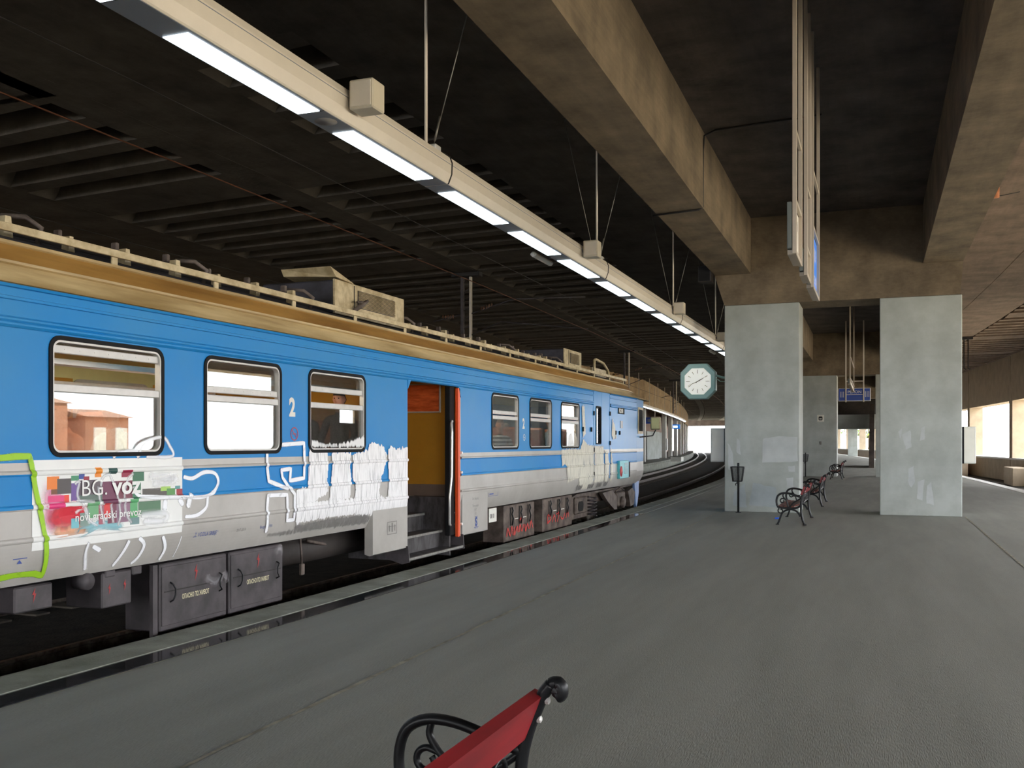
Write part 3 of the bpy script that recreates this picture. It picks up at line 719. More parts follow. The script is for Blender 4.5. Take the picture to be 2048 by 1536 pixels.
# ---- cab door, cab windows, mirror, end boards
mb = MB().box((-6.012, 21.15, .86), (-5.995, 21.185, 2.86)).box((-6.012, 22.565, .86), (-5.995, 22.6, 2.86)).box((-6.012, 21.86, .95), (-5.998, 21.90, 2.86))
cd = mb.build('cab_door', M['blue'], train)
for y, z in ((21.17, 2.37), (21.17, 1.55), (21.17, 1.0), (22.58, 2.4), (22.58, 1.7)):
    MB().cbox((-6.0, y - .03, z - .05), (-5.975, y + .03, z + .05), .006).build('hinge', M['rubber'], cd)
mb = MB(); ring(mb, 21.36, 21.79, 1.67, 2.54, .05, .03, -6.04, -5.985); wo = mb.build('cab_window', M['rubber'], train)
MB().box((-6.03, 21.39, 1.70), (-6.025, 21.76, 2.51)).build('pane', M['glass'], wo)
def taper(y): return -6.0 - (y - 25.34) / 1.28 * .11
mb = MB(); a, b = 25.55, 26.5
mb.add([(taper(a) + .014, a, 1.95), (taper(b) + .014, b, 1.95), (taper(b) + .014, b, 2.66), (taper(a) + .014, a, 2.66), (taper(a) - .02, a, 1.95), (taper(b) - .02, b, 1.95), (taper(b) - .02, b, 2.66), (taper(a) - .02, a, 2.66)],
       [(0, 1, 2, 3), (4, 7, 6, 5), (0, 4, 5, 1), (1, 5, 6, 2), (2, 6, 7, 3), (3, 7, 4, 0)])
wo = mb.build('cab_window', M['railcream'], train)
a, b = 25.66, 26.40
MB().add([(taper(a) + .018, a, 2.02), (taper(b) + .018, b, 2.02), (taper(b) + .018, b, 2.60), (taper(a) + .018, a, 2.60)], [(0, 1, 2, 3)]).build('pane', M['dark'], wo)
mo = MB().tube([(-6.05, 25.9, 1.86), (-5.9, 26.1, 1.88), (-5.78, 26.3, 1.90), (-5.74, 26.5, 2.05), (-5.74, 26.5, 2.12)], .018, 8).build('mirror', M['black'], train)
MB().cbox((-5.88, 26.46, 2.06), (-5.60, 26.56, 2.42), .03).build('mirror_case', M['railcream'], mo)
MB().cbox((-5.85, 26.452, 2.09), (-5.63, 26.461, 2.39), .004).build('mirror_glass', M['paleyellow'], mo)  # yellow reflection put into the glass as plain colour
# plate, tag board, coupler fin
pl = MB().cbox((-5.998, 23.36, 2.42), (-5.985, 23.98, 2.58), .004).build('number_plate', M['rubber'], train)
vs, fs = text_mesh('R208', .15, .004, sx=1.25)
MB().add([(-5.982, 23.42 + x, 2.445 + y) for x, y, z in vs], fs).build('lettering', M['signwhite'], pl)
MB().box((-5.999, 23.6, 2.07), (-5.99, 23.82, 2.25)).build('small_plate', M['lampgrey'], train)
for y, z in ((20.3, 2.0), (20.95, 2.0), (23.1, 1.95), (23.5, 1.95)):
    MB().cbox((-6.0, y - .03, z - .05), (-5.97, y + .03, z + .05), .008).build('latch', M['rubber'], train)
bx = MB().cbox((-6.0, 23.3, .82), (-5.93, 24.2, 1.26), .008).build('connector_box', M['tealbox'], train)
for k in range(9): MB().box((-5.93, 23.75, .93 + k * .032), (-5.925, 24.12, .945 + k * .032)).build('slat', M['lampgrey'], bx)
MB().lathe([(.13, 0), (.13, .006)], (-5.931, 23.42, 1.0), 16, axis='x').build('red_disc', mat('disc_red', (190, 60, 60), .5), bx)
MB().box((-6.0, 24.2, .84), (-5.93, 24.34, 1.22)).build('box_side', M['rubber'], bx)
MB().prism([(25.75, .66), (26.3, .66), (26.28, .35), (26.05, -.05), (25.95, -.05), (25.88, .3)], -6.22, -6.16, 'x').build('rail_guard', mat('guard_blue', (128, 158, 206), .5), train)
so = MB().cbox((-5.99, 14.84, .39), (-5.975, 15.17, .62), .006).build('reflector_plate', M['signwhite'], train)
vs, fs = text_mesh('00 0', .1, .004)
MB().add([(-5.972, 14.87 + x, .46 + y) for x, y, z in vs], fs).build('lettering', M['inkgrey'], so)

# ---- roof equipment
def ac(y0, y1, lid):
    a = MB().cbox((-7.6, y0, 3.36), (-6.53, y1, 3.79), .02).build('air_conditioner', M['roofdark'], train)  # dark body carries the shade of its end face in the colour
    MB().cbox((-6.53, y0, 3.36), (-6.5, y1, 3.80), .004).build('front_panel', M['railcream'], a)
    yl0, yl1 = y0 + (y1 - y0) * .30, y0 + (y1 - y0) * .84
    MB().box((-6.5, yl0, 3.50), (-6.492, yl1, 3.73)).build('louvre', M['roofdark'], a)
    for k in range(12): MB().add([(-6.492, yl0, 3.507 + k * .0185), (-6.492, yl1, 3.507 + k * .0185), (-6.475, yl1, 3.515 + k * .0185), (-6.475, yl0, 3.515 + k * .0185), (-6.492, yl0, 3.519 + k * .0185), (-6.492, yl1, 3.519 + k * .0185)], [(0, 1, 2, 3), (3, 2, 5, 4)]).build('slat', M['railcream'], a)
    MB().box((-6.499, yl0 - .10, 3.38), (-6.492, yl0 - .09, 3.78)).build('panel_joint', M['cable'], a)
    if lid:
        MB().add([(-7.2, y0 - .16, 3.93), (-6.47, y0 - .16, 3.93), (-6.47, y0 + .42, 3.80), (-7.2, y0 + .42, 3.80), (-7.2, y0 - .10, 3.85), (-6.47, y0 - .02, 3.82), (-6.47, y0 + .42, 3.79), (-7.2, y0 + .42, 3.79)],
                 [(0, 1, 2, 3), (4, 7, 6, 5), (0, 4, 5, 1), (1, 5, 6, 2), (2, 6, 7, 3), (3, 7, 4, 0)]).build('lid', M['railcream'], a)
        MB().tube([(-6.46, y0 + .42, 3.44), (-6.40, y0 + .55, 3.54), (-6.40, y0 + .68, 3.60)], [.03, .035, .02], 8).tube([(-6.40, y0 + .62, 3.57), (-6.40, y0 + .40, 3.55)], .018, 6).build('pipe_stub', M['underbrown'], a)
ac(10.86, 12.80, True); ac(20.6, 21.9, False)
for i, y in enumerate((2.6, 3.2, 3.9, 4.55, 5.2, 5.85, 6.5, 7.17, 7.86, 8.5, 9.18, 9.9, 12.96, 13.54, 14.24, 14.54, 15.22, 15.9, 16.2, 16.9, 17.6, 18.2, 18.9, 19.3, 19.9)):
    s = .8 + .25 * ((i * 7) % 3) / 2
    st = MB().prism([(y - .045 * s, 3.34), (y + .045 * s, 3.34), (y + .026 * s, 3.36 + .14 * s), (y - .026 * s, 3.36 + .14 * s)], -6.56, -6.48, 'x').build('insulator_stand', M['railcream'], train)
    MB().cbox((-6.64, y - .05, 3.36 + .12 * s), (-6.565, y - .01, 3.42 + .14 * s), .01).build('clamp', M['underbrown'], st)
mb = MB()
for xp, zp in ((-6.78, 3.48), (-6.95, 3.52), (-7.1, 3.5)):
    for y0_, y1_ in ((YA, 10.7), (13.0, 20.4)): mb.tube([(xp, y0_, zp), (xp, y1_, zp)], .055, 8)
mb.build('roof_conduit', M['cable'], train)
for y in (6.1, 8.2, 10.2, 12.95, 17.2, 20.1):
    MB().tube([(-6.45, y, 3.32), (-6.42, y + .02, 3.46), (-6.5, y - .06, 3.54), (-6.68, y - .14, 3.55)], .022, 7).build('roof_hose', M['underbrown'], train)
MB().tube([(-6.5, 23.0, 3.3), (-6.5, 23.0, 3.72), (-6.52, 23.2, 3.76), (-6.6, 24.2, 3.74), (-6.62, 24.7, 3.60), (-6.62, 24.9, 3.3)], .035, 8).box((-6.62, 23.05, 3.3), (-6.56, 24.3, 3.56)).build('pantograph_guard', M['railcream'], train)
MB().tube([(-6.7, 25.6, 3.3), (-6.7, 25.6, 3.5)], .02, 6).lathe([(.02, 0), (.035, .12), (.08, .22)], (-6.7, 25.5, 3.5), 12, axis='y').build('horn', M['ochre'], train)

# ---- underframe
def ubox(y0, y1, z0, z1, name='equipment_box', m='underframe', x=-6.1):
    return MB().cbox((x - .4, y0, z0), (x, y1, z1), .012).build(name, M[m], train)
def bolt_sign(par, y, z, s, x=-6.1):
    MB().add([(x + .003, y + a * s, z + b * s) for a, b in ((.1, .5), (-.15, .05), (.0, .05), (-.08, -.5), (.17, .12), (.03, .12))], [(0, 1, 2, 3, 4, 5)]).build('hazard_flash', mat('flash_red', (170, 52, 52), .6), par)
def handle(par, y, z, h, x=-6.1, dirn=1):
    MB().tube([(x, y, z + h / 2), (x + .035, y, z + h / 2 - .02), (x + .035, y + .03 * dirn, z + h / 2 - .06), (x + .035, y + .03 * dirn, z - h / 2 + .06), (x + .035, y, z - h / 2 + .02), (x, y, z - h / 2)], .008, 6).build('handle', M['black'], par)
for (y0, y1) in ((7.15, 8.12), (8.16, 9.10)):
    b = ubox(y0, y1, -.02, .60); c = (y0 + y1) / 2
    MB().cbox((-6.1, y0 + .02, .03), (-6.09, y1 - .02, .57), .004).build('cover', M['underframe'], b)
    MB().box((-6.09, y0 + .05, .335), (-6.086, y1 - .05, .345)).build('crease', M['cable'], b)
    bolt_sign(b, c, .47, .16, -6.088); handle(b, y0 + .13, .33, .18, -6.09); handle(b, y1 - .13, .33, .18, -6.09, -1)
    vs, fs = text_mesh('ОПАСНО ПО ЖИВОТ', .062, .001, sx=.62)
    MB().add([(-6.084, c - .20 + x, .245 + y) for x, y, z in vs], fs).build('lettering', M['cream_txt'], b)
MB().box((-6.12, 7.04, -.05), (-6.08, 7.10, .60)).build('hanger_post', M['underframe'], train)
b = ubox(5.58, 5.95, .40, .60, x=-6.12); bolt_sign(b, 5.76, .52, .12, -6.118)
b = ubox(6.47, 6.82, .30, .60, x=-6.12); bolt_sign(b, 6.55, .46, .10, -6.118); bolt_sign(b, 6.73, .47, .10, -6.118)
MB().lathe([(.07, 0), (.07, .12)], (-6.2, 6.28, .56), 12, axis='x').build('air_valve', M['underframe'], train)
MB().cbox((-6.3, 6.83, .54), (-6.12, 6.95, .62), .01).build('junction_block', M['underframe'], train)
MB().cbox((-6.3, 6.5, .56), (-6.11, 6.62, .62), .01).build('junction_block', M['underframe'], train)
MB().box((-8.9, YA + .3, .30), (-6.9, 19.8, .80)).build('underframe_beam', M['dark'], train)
MB().tube([(-6.55, 9.3, .42), (-6.55, 11.6, .42)], .17, 14).build('air_tank', mat('tank_dark', (52, 46, 43), .7, var=.2), train)
MB().tube([(-6.2, 9.6, .6), (-6.2, 9.62, .45), (-6.22, 9.66, .30)], .012, 6).cbox((-6.24, 9.63, .18), (-6.2, 9.70, .31), .008).build('drain_cock', M['underbrown'], train)
MB().tube([(-6.3, 9.9, .55), (-6.5, 11.0, .35)], .02, 6).build('brake_pipe', M['underbrown'], train)
for (y0, y1, word) in ((15.83, 17.43, 'sub'), (17.92, 19.85, 'dok')):
    b = ubox(y0, y1, -.04, .60, m='underbrown')
    for k in range(3):
        yk = y0 + (y1 - y0) * (.22 + .29 * k)
        MB().tube([(-6.08, yk, .56), (-6.07, yk + .03, .5), (-6.08, yk, .44), (-6.07, yk + .04, .36), (-6.08, yk, .24)], .014, 6).tube([(-6.08, yk - .09, .56), (-6.08, yk - .09, .24)], .008, 6).build('latch', M['black'], b)
    for q in range(2): MB().box((-6.098, y0 + (y1 - y0) * (.33 + .27 * q), .335), (-6.094, y0 + (y1 - y0) * (.44 + .27 * q), .35)).build('stripe', M['signwhite'], b)
# bogies under the cab end and out of sight at the tail
def bogie(yc):
    b = MB().prism([(yc - 2.6, .50), (yc - 2.2, .56), (yc + 1.9, .56), (yc + 2.2, .40), (yc + 2.2, .10), (yc + 1.6, .05), (yc + 1.0, .30), (yc - .9, .30), (yc - 1.3, .02), (yc - 2.6, .02)], -6.4, -6.28, 'x').build('bogie', M['underbrown'], train)
    MB().cbox((-6.3, yc - 2.45, .12), (-6.22, yc - 1.55, .5), .03).build('frame_plate', M['underbrown'], b)
    MB().prism(rrect(yc - 2.3, yc - 1.9, .18, .4, .1), -6.22, -6.212, 'x').build('frame_hole', M['dark'], b)
    mb = MB(); pts = [(-6.18 + .1 * math.cos(t * .6), yc - 1.3 + .1 * math.sin(t * .6), .02 + t * .0075) for t in range(60)]
    mb.tube(pts, .018, 6).build('coil_spring', M['underframe'], b)
    MB().prism([(yc - .75, .52), (yc + .15, .55), (yc + .55, .38), (yc + .6, .06), (yc + .35, .06), (yc - .3, .30)], -6.18, -6.08, 'x').build('brake_cover', M['underbrown'], b)
    MB().cbox((-6.3, yc + .75, .1), (-6.12, yc + 1.6, .46), .03).tube([(-6.14, yc + .7, .5), (-6.1, yc + 1.0, .58), (-6.14, yc + 1.5, .5)], .02, 6).lathe([(.15, 0), (.15, .08), (.1, .11)], (-6.14, yc + 1.2, .2), 14, axis='x').build('axle_box', M['underbrown'], b)
    MB().prism([(yc + 1.75, .45), (yc + 2.2, .52), (yc + 2.5, .40), (yc + 2.4, .08), (yc + 2.0, .04)], -6.2, -6.08, 'x').build('end_plate', M['underbrown'], b)
    for yw in (yc - 1.25, yc + 1.2):
        MB().lathe([(.2, -.06), (.47, -.06), (.50, -.04), (.50, -.02), (.46, 0), (.46, .06), (.3, .06), (.25, .02)], (-7.0, yw, -.09), 24, axis='x').build('wheel', M['rail'], b)
bogie(23.0); bogie(2.0)

# ---- writing, advert and graffiti on the side (painted films lying on the panels)
DOFF = [0.0]
def film_rect(name, y0, y1, z0, z1, m, par, lift=.003):
    zz = sorted(set([z0, z1] + [z for z in zl if z0 < z < z1]))
    mb = MB(); mb.loft([[(xs(z) + lift, y0, z), (xs(z) + lift, y1, z)] for z in zz]); return mb.build(name, m, par)
def smooth(pts, n=6):
    out = []
    for i in range(len(pts) - 1):
        p0, p1, p2, p3 = pts[max(i - 1, 0)], pts[i], pts[i + 1], pts[min(i + 2, len(pts) - 1)]
        for k in range(n):
            t = k / n; out.append(tuple(.5 * ((2 * p1[j]) + (-p0[j] + p2[j]) * t + (2 * p0[j] - 5 * p1[j] + 4 * p2[j] - p3[j]) * t * t + (-p0[j] + 3 * p1[j] - 3 * p2[j] + p3[j]) * t ** 3) for j in range(2)))
    out.append(pts[-1]); return out
def uvmesh(name, vs, fs, uvs, m, par):
    o0 = Vector(ORG[par.name]); me = bpy.data.meshes.new(name); me.from_pydata([Vector(v) - o0 for v in vs], [], fs); me.materials.append(m)
    ul = me.uv_layers.new(name='UVMap')
    for p in me.polygons:
        for li in p.loop_indices: ul.data[li].uv = uvs[me.loops[li].vertex_index]
    o = bpy.data.objects.new(name, me); link(o, par); ORG[o.name] = tuple(o0); return o
def stroke(name, pts, w, m, par, soft_path=True, lift=.005, xfn=None):
    DOFF[0] += .00025; lift += DOFF[0]; xfn = xfn or xs
    P = smooth(pts) if soft_path else [(a[0] + (b[0] - a[0]) * t / 6, a[1] + (b[1] - a[1]) * t / 6) for a, b in zip(pts[:-1], pts[1:]) for t in range(6)] + [pts[-1]]
    Q = [P[0]]
    for p in P[1:]:
        d = math.dist(p, Q[-1]); k = max(1, int(d / .012)); q0 = Q[-1]
        if d > 1e-4: Q += [(q0[0] + (p[0] - q0[0]) * (i + 1) / k, q0[1] + (p[1] - q0[1]) * (i + 1) / k) for i in range(k)]
    vs, fs, uvs = [], [], []; N = len(Q)
    for i, p in enumerate(Q):
        a, b = Q[max(i - 2, 0)], Q[min(i + 2, N - 1)]; t = Vector((b[0] - a[0], b[1] - a[1]))
        t = t.normalized() if t.length > 1e-6 else Vector((1, 0)); nrm = Vector((-t.y, t.x)); ww = w * (1 + .18 * mnoise.noise(Vector((p[0] * 6, p[1] * 6, 2))))
        endf = min(1, min(i, N - 1 - i) * .012 / (w * (.5 if w > .11 else .3)))
        for k, c in enumerate((-1, -.5, 0, .5, 1)):
            y, z = p[0] + nrm.x * c * ww / 2, p[1] + nrm.y * c * ww / 2
            vs.append((xfn(z) + lift, y, z)); uvs.append((i * .01, (1 - abs(c)) * endf))
    for i in range(N - 1):
        for k in range(4): fs.append((i * 5 + k, i * 5 + k + 1, (i + 1) * 5 + k + 1, (i + 1) * 5 + k))
    return uvmesh(name, vs, fs, uvs, m, par)
def brush(name, poly, m, par, ragged=.05, dy=.012, lift=.004):
    """upright brush marks filling an outline, with ragged ends"""
    DOFF[0] += .00025; lift += DOFF[0]
    vs, fs, uvs = [], [], []; y0 = min(p[0] for p in poly); y1 = max(p[0] for p in poly); n = len(poly); y = y0
    while y < y1:
        yc = y + dy / 2; zsx = []
        for i in range(n):
            (ya, za), (yb, zb) = poly[i], poly[(i + 1) % n]
            if (ya <= yc < yb) or (yb <= yc < ya): zsx.append(za + (zb - za) * (yc - ya) / (yb - ya))
        zsx.sort()
        for a, b in zip(zsx[::2], zsx[1::2]):
            a += ragged * mnoise.noise(Vector((yc * 22, 1, 5))); b += ragged * mnoise.noise(Vector((yc * 22, 7, 2)))
            if b - a < .01: continue
            zz = sorted(set([a, b, a + min(.03, (b - a) / 3), b - min(.03, (b - a) / 3)] + [z for z in zl if a < z < b])); k0 = len(vs)
            for z in zz:
                e = min(1, min(z - a, b - z) / .03 + .0)
                for yy in (y, y + dy): vs.append((xs(z) + lift, yy, z)); uvs.append((0, e))
            for i in range(len(zz) - 1): fs.append((k0 + 2 * i, k0 + 2 * i + 1, k0 + 2 * i + 3, k0 + 2 * i + 2))
        y += dy
    return uvmesh(name, vs, fs, uvs, m, par)

adv = film_rect('advert', 5.63, 7.33, .88, 1.57, M['white'], train)
# soft pink wash at the advert's start
stroke('colour_cloud', [(5.81, .96), (5.83, 1.20), (5.83, 1.46)], .27, spray_mat('adv_pink', (236, 150, 180), 1.0, .9), adv, False, .0035)
stroke('colour_cloud', [(5.74, 1.11), (6.0, 1.13), (6.24, 1.12)], .26, spray_mat('adv_red', (214, 40, 58), .7, 1), adv, False, .0036)
stroke('colour_cloud', [(5.8, 1.0), (6.2, 1.01)], .14, spray_mat('adv_apricot', (240, 180, 140), 1, .8), adv, False, .0037)
stroke('colour_cloud', [(6.02, .97), (6.3, 1.03), (6.6, .99)], .14, spray_mat('adv_aqua', (140, 196, 206), 1, .8), adv, False, .0038)
TILES = [(5.77,5.89,1.34,1.44,235,125,30),(5.87,6.01,1.3,1.42,75,70,70),(5.81,5.87,1.3,1.34,120,70,40),(5.9,5.99,1.23,1.29,235,70,50),(6.01,6.09,1.4,1.44,60,140,100),(6.09,6.15,1.41,1.45,40,70,150),(6.14,6.2,1.39,1.43,150,30,50),(6.26,6.33,1.42,1.5,235,140,40),(6.4,6.5,1.44,1.49,40,80,75),(6.56,6.68,1.41,1.47,150,20,60),(6.69,6.83,1.37,1.45,50,110,80),(6.81,7.15,1.23,1.3,85,80,75),(7.04,7.17,1.27,1.31,170,210,100),(7.12,7.23,1.23,1.29,90,150,80),(7.23,7.3,1.28,1.31,90,150,150),(7.25,7.33,1.22,1.28,160,50,60),(5.78,5.94,1.19,1.29,230,60,126),(6.17,6.3,1.09,1.22,110,170,120),(6.34,6.51,1.2,1.38,110,50,80),(6.4,6.51,1.03,1.2,120,60,80),(6.36,6.43,1.08,1.2,220,60,60),(6.65,6.75,1.05,1.22,90,170,110),(6.76,7.04,1.07,1.19,85,125,95),(6.01,6.09,1.24,1.38,110,80,150),(6.01,6.09,1.02,1.1,120,190,200),(6.09,6.34,1.28,1.4,95,85,90),(6.51,6.69,1.23,1.38,120,60,75),(6.09,6.34,1.22,1.28,90,110,100),(6.69,6.79,1.22,1.36,60,120,90),(6.1,6.2,1.03,1.17,126,150,140),(6.30,6.36,1.03,1.19,170,96,110),(6.5,6.66,1.03,1.2,140,104,124),(6.66,6.77,1.0,1.06,110,140,140)]
for i, (a, b, c, d, r, g, bl) in enumerate(TILES):
    film_rect('colour_tile', a, b, c, d, mat('tile_%d_%d_%d' % (r, g, bl), (r, g, bl), .4, var=.05), adv, .0042 + i * .00006)
def lettering(txt, y, z, size, m, par, bold=0, sx=1, lift=.0075, xfn=None):
    vs, fs = text_mesh(txt, size, bold, sx=sx); f = xfn or xs
    return MB().add([(f(min(1.44, max(z, 1.0)) if .9 < z < 1.5 else z, False) + lift, y + a, z + b) for a, b, c in vs], fs).build('lettering', m, par)
lettering('BG.', 6.10, 1.272, .19, M['white'], adv, -.001, 1.02, .0145)
lettering('voz', 6.45, 1.272, .20, M['white'], adv, .006, 1.15, .0145)
lettering('novi gradski prevoz', 6.04, 1.075, .09, M['white'], adv, .001, 1.05, .0145)
for q, pts in enumerate((
 [(7.34,1.39),(7.47,1.37),(7.63,1.42),(7.79,1.41),(7.85,1.33),(7.79,1.24),(7.63,1.19),(7.34,1.2),(6.85,1.23),(6.74,1.26),(6.71,1.33)],[(7.69,1.22),(7.68,1.11),(7.63,1.06),(7.52,1.02),(7.36,1.02)],[(7.1,1.2),(7.09,1.09)],[(7.28,1.2),(7.34,1.12)],[(7.45,1.24),(7.4,1.09)],[(6.46,1.57),(6.53,1.62),(6.77,1.63),(6.74,1.57)],[(6.77,1.61),(6.81,1.68),(6.91,1.73),(7.07,1.75),(7.15,1.68),(7.19,1.58),(6.85,1.58)],[(6.2,0.9),(6.18,0.8),(6.24,0.65)],[(6.24,0.86),(6.34,0.81)],[(6.66,0.87),(6.61,0.77),(6.54,0.65)],[(6.77,0.88),(6.85,0.81),(6.82,0.7),(6.76,0.65)],[(7.07,0.87),(7.14,0.75),(7.12,0.64)],[(7.33,0.85),(7.3,0.64)],[(6.04,1.37),(6.09,1.39),(6.07,1.28),(6.14,1.18),(6.2,1.04)],[(6.32,1.34),(6.34,1.41),(6.41,1.44),(6.46,1.37),(6.51,1.25),(6.54,1.1),(6.51,1.0)],[(6.7,1.44),(6.63,1.39),(6.59,1.26),(6.61,1.1),(6.68,1.01)],[(6.29,1.35),(6.32,1.17),(6.36,1.02)],[(6.43,1.21),(6.46,1.02)],[(6.05,1.24),(6.25,1.22)],[(6.04,1.14),(6.15,1.18),(6.19,1.08),(6.29,1.02)],[(6.77,1.07),(7.09,1.07),(7.07,1.01),(6.79,1.02)],[(6.85,1.41),(7.24,1.38),(6.89,1.33)])):
    w = {2: .07, 3: .07, 4: .08, 20: .1, 21: .12, 12: .02}.get(q, .045 if q < 13 else .042)
    stroke('graffiti', pts, w, M['whitesoft'] if q >= 13 else M['whitespray'] if q in (5, 6, 7, 12) else M['whiteline'], train)
for pts in ([(8.65,1.63),(8.65,1.45),(8.68,1.3),(9.04,1.2)], [(8.89,1.68),(9.35,1.7),(9.36,1.5),(9.35,1.31),(9.07,1.29),(9.09,1.42),(8.91,1.41),(8.93,1.33),(9.04,1.23),(9.17,1.14),(9.16,0.86),(9.03,0.86),(9.02,1.14),(8.67,1.15),(8.65,1.02),(8.68,0.75)]):
    stroke('graffiti', pts, .055, M['whiteline'], train, False)
stroke('graffiti', [(4.6,1.60),(5.0,1.6),(5.29,1.59),(5.34,1.59),(5.47,1.6),(5.6,1.6),(5.62,1.53),(5.65,1.37),(5.71,1.14),(5.75,0.97),(5.78,0.78),(5.79,0.67),(5.7,0.7),(5.52,0.71),(5.34,0.7),(5.0,.69),(4.6,.68)], .055, M['greenspray'], train, False)
for poly in ([(9.46,1.63),(9.62,1.6),(9.84,1.61),(9.86,1.42),(9.84,1.27),(9.86,1.13),(9.51,1.01),(9.2,0.82),(9.2,1.19),(9.43,1.22)],[(9.93,1.58),(10.06,1.61),(10.39,1.59),(10.36,1.41),(10.39,1.26),(10.36,1.03),(9.89,0.99),(9.91,1.2),(9.95,1.42)],[(10.42,1.56),(10.8,1.62),(10.89,1.72),(11.23,1.65),(11.3,1.55),(11.27,1.42),(11.16,1.26),(11.09,1.1),(11.16,0.97),(10.45,0.99),(10.5,1.13),(10.42,1.28)],[(11.34,1.6),(11.41,1.67),(11.55,1.62),(11.9,1.65),(11.9,0.86),(11.34,0.87),(11.35,1.22)],[(9.2,1.03),(9.89,1.04),(10.48,1.03),(11.9,0.98),(11.9,0.76),(11.41,0.76),(11.23,0.74),(10.99,0.77),(10.48,0.82),(9.89,0.83),(9.2,0.81)]):
    brush('whitewash', poly, M['wash'], train)
brush('grey_smear', [(9.2,0.80),(9.89,0.83),(10.8,0.82),(10.93,0.78),(10.9,0.67),(9.89,0.69),(9.23,0.69)], M['smear'], train, .03)
brush('grey_smear', [(8.72,0.75),(9.2,0.76),(9.2,0.68),(8.72,0.70)], M['smear'], train, .02)
for poly in ([(18.74,1.56),(19.42,1.58),(20.1,1.57),(20.33,1.79),(20.66,1.66),(21.15,1.64),(21.15,0.86),(20.85,0.68),(20.21,0.7),(19.96,0.95),(19.19,0.88),(19.13,1.19),(19.02,1.27),(18.82,1.23)],[(21.21,1.64),(21.97,1.62),(22.04,0.81),(21.21,0.80)],[(22.11,1.54),(22.34,1.5),(22.49,1.2),(22.34,0.76),(22.11,0.82)],[(22.64,1.66),(22.8,1.3),(22.8,0.8),(22.63,0.79)],[(22.8,2.3),(23.03,2.1),(23.19,1.82),(22.87,1.78),(22.72,1.9)],[(20.2,2.5),(20.4,2.5),(20.5,1.9),(20.3,1.81)]):
    brush('whitewash', poly, M['washcream'], train)
for y0, y1 in ((19.9, 20.4), (20.75, 21.3), (21.5, 22.0), (22.1, 22.5)):
    brush('grey_smear', [(y0, .80), (y1, .80), (y1 - .05, .67), (y0 + .08, .66)], M['smear'], train, .03)
# sprayed tag under the glass of the third window from the cab
brush('whitewash', [(19.15, 1.62), (19.25, 1.85), (19.5, 1.97), (19.75, 1.9), (19.95, 1.64)], spray_mat('glass_tag', (190, 186, 176), .3, .6), train, .03)
# white fade over the lower pane of the whitewashed window, paper patch behind it
brush('whitewash', [(9.5, 1.64), (10.7, 1.64), (10.7, 1.80), (10.4, 1.74), (10.1, 1.70), (9.8, 1.70), (9.5, 1.75)], spray_mat('glass_fade', (236, 236, 234), 1.0, .95), train, .04)
# number two, no smoking roundels, small stencils
for y, z, s in ((9.07, 2.0, .27), (16.49, 1.965, .25)):
    lettering('2', y, z, s, M['signwhite'], train, .012, .85, .004)
def roundel(y, z, r, m):
    mb = MB(); N = 28
    o_ = [(math.cos(2 * math.pi * k / N), math.sin(2 * math.pi * k / N)) for k in range(N)]
    mb.add([(-5.996, y + a * r, z + b * r) for a, b in o_] + [(-5.996, y + a * r * .82, z + b * r * .82) for a, b in o_], [(k, (k + 1) % N, N + (k + 1) % N, N + k) for k in range(N)])
    mb.add([(-5.9955, y - r * .6, z + r * .5), (-5.9955, y - r * .5, z + r * .6), (-5.9955, y + r * .6, z - r * .5), (-5.9955, y + r * .5, z - r * .6)], [(0, 1, 2, 3)])
    mb.add([(-5.9952, y - r * .5, z - r * .08), (-5.9952, y + r * .5, z - r * .08), (-5.9952, y + r * .5, z + r * .08), (-5.9952, y - r * .5, z + r * .08)], [(0, 1, 2, 3)])
    mb.build('no_smoking_sign', m, train)
roundel(9.17, 1.80, .075, mat('sign_red', (160, 70, 90), .5)); roundel(16.58, 1.80, .06, M['signwhite'])
for txt, y, z, s, m in (('„Ž. VOZILA SRBIJE“', 7.5, .815, .055, 'inkblue'), ('2017-2019', 8.16, .81, .045, 'inkgrey'), ('Beograd . 1991', 8.56, .81, .045, 'inkblue'), ('05', 5.28, .80, .06, 'inkblue')):
    vs, fs = text_mesh(txt, s, 0, sx=.8)
    MB().add([(xs(z + b, False) + .004, y + a, z + b) for a, b, c in vs], fs).build('lettering', M[m], train)
mb = MB(); X_ = xs(.82, False) + .004
mb.add([(X_, 5.47, .83), (X_, 5.60, .83), (X_, 5.60, .842), (X_, 5.47, .842)], [(0, 1, 2, 3)]).add([(X_ - .002, 5.505, .795), (X_ - .002, 5.555, .795), (X_, 5.53, .825)], [(0, 1, 2)])
mb.build('jacking_mark', M['inkblue'], train)
for txt, z, s, m in (('Srb. železnice', .80, .06, 'inkgrey'), ('Tehn. pregled', .69, .055, 'inkgrey'), ('M 7', .62, .06, 'inkgrey'), ('4 5', .56, .06, 'inkgrey')):
    vs, fs = text_mesh(txt, s, 0, align='CENTER', sx=.8); MB().add([(-5.994, 14.30 + a, z + b) for a, b, c in vs], fs).build('lettering', M[m], train)
vs, fs = text_mesh('S', .19, .010, align='CENTER'); MB().add([(-5.994, 14.33 + a, .385 + b) for a, b, c in vs], fs).build('emblem', M['inkblue'], train)
mb = MB()
for a, b, c, d in ((14.24, 14.42, .36, .368), (14.26, 14.40, .345, .352), (14.27, 14.39, .53, .536)): mb.add([(-5.994, a, c), (-5.994, b, c), (-5.994, b, d), (-5.994, a, d)], [(0, 1, 2, 3)])
mb.build('emblem_line', M['inkblue'], train)
mb = MB()
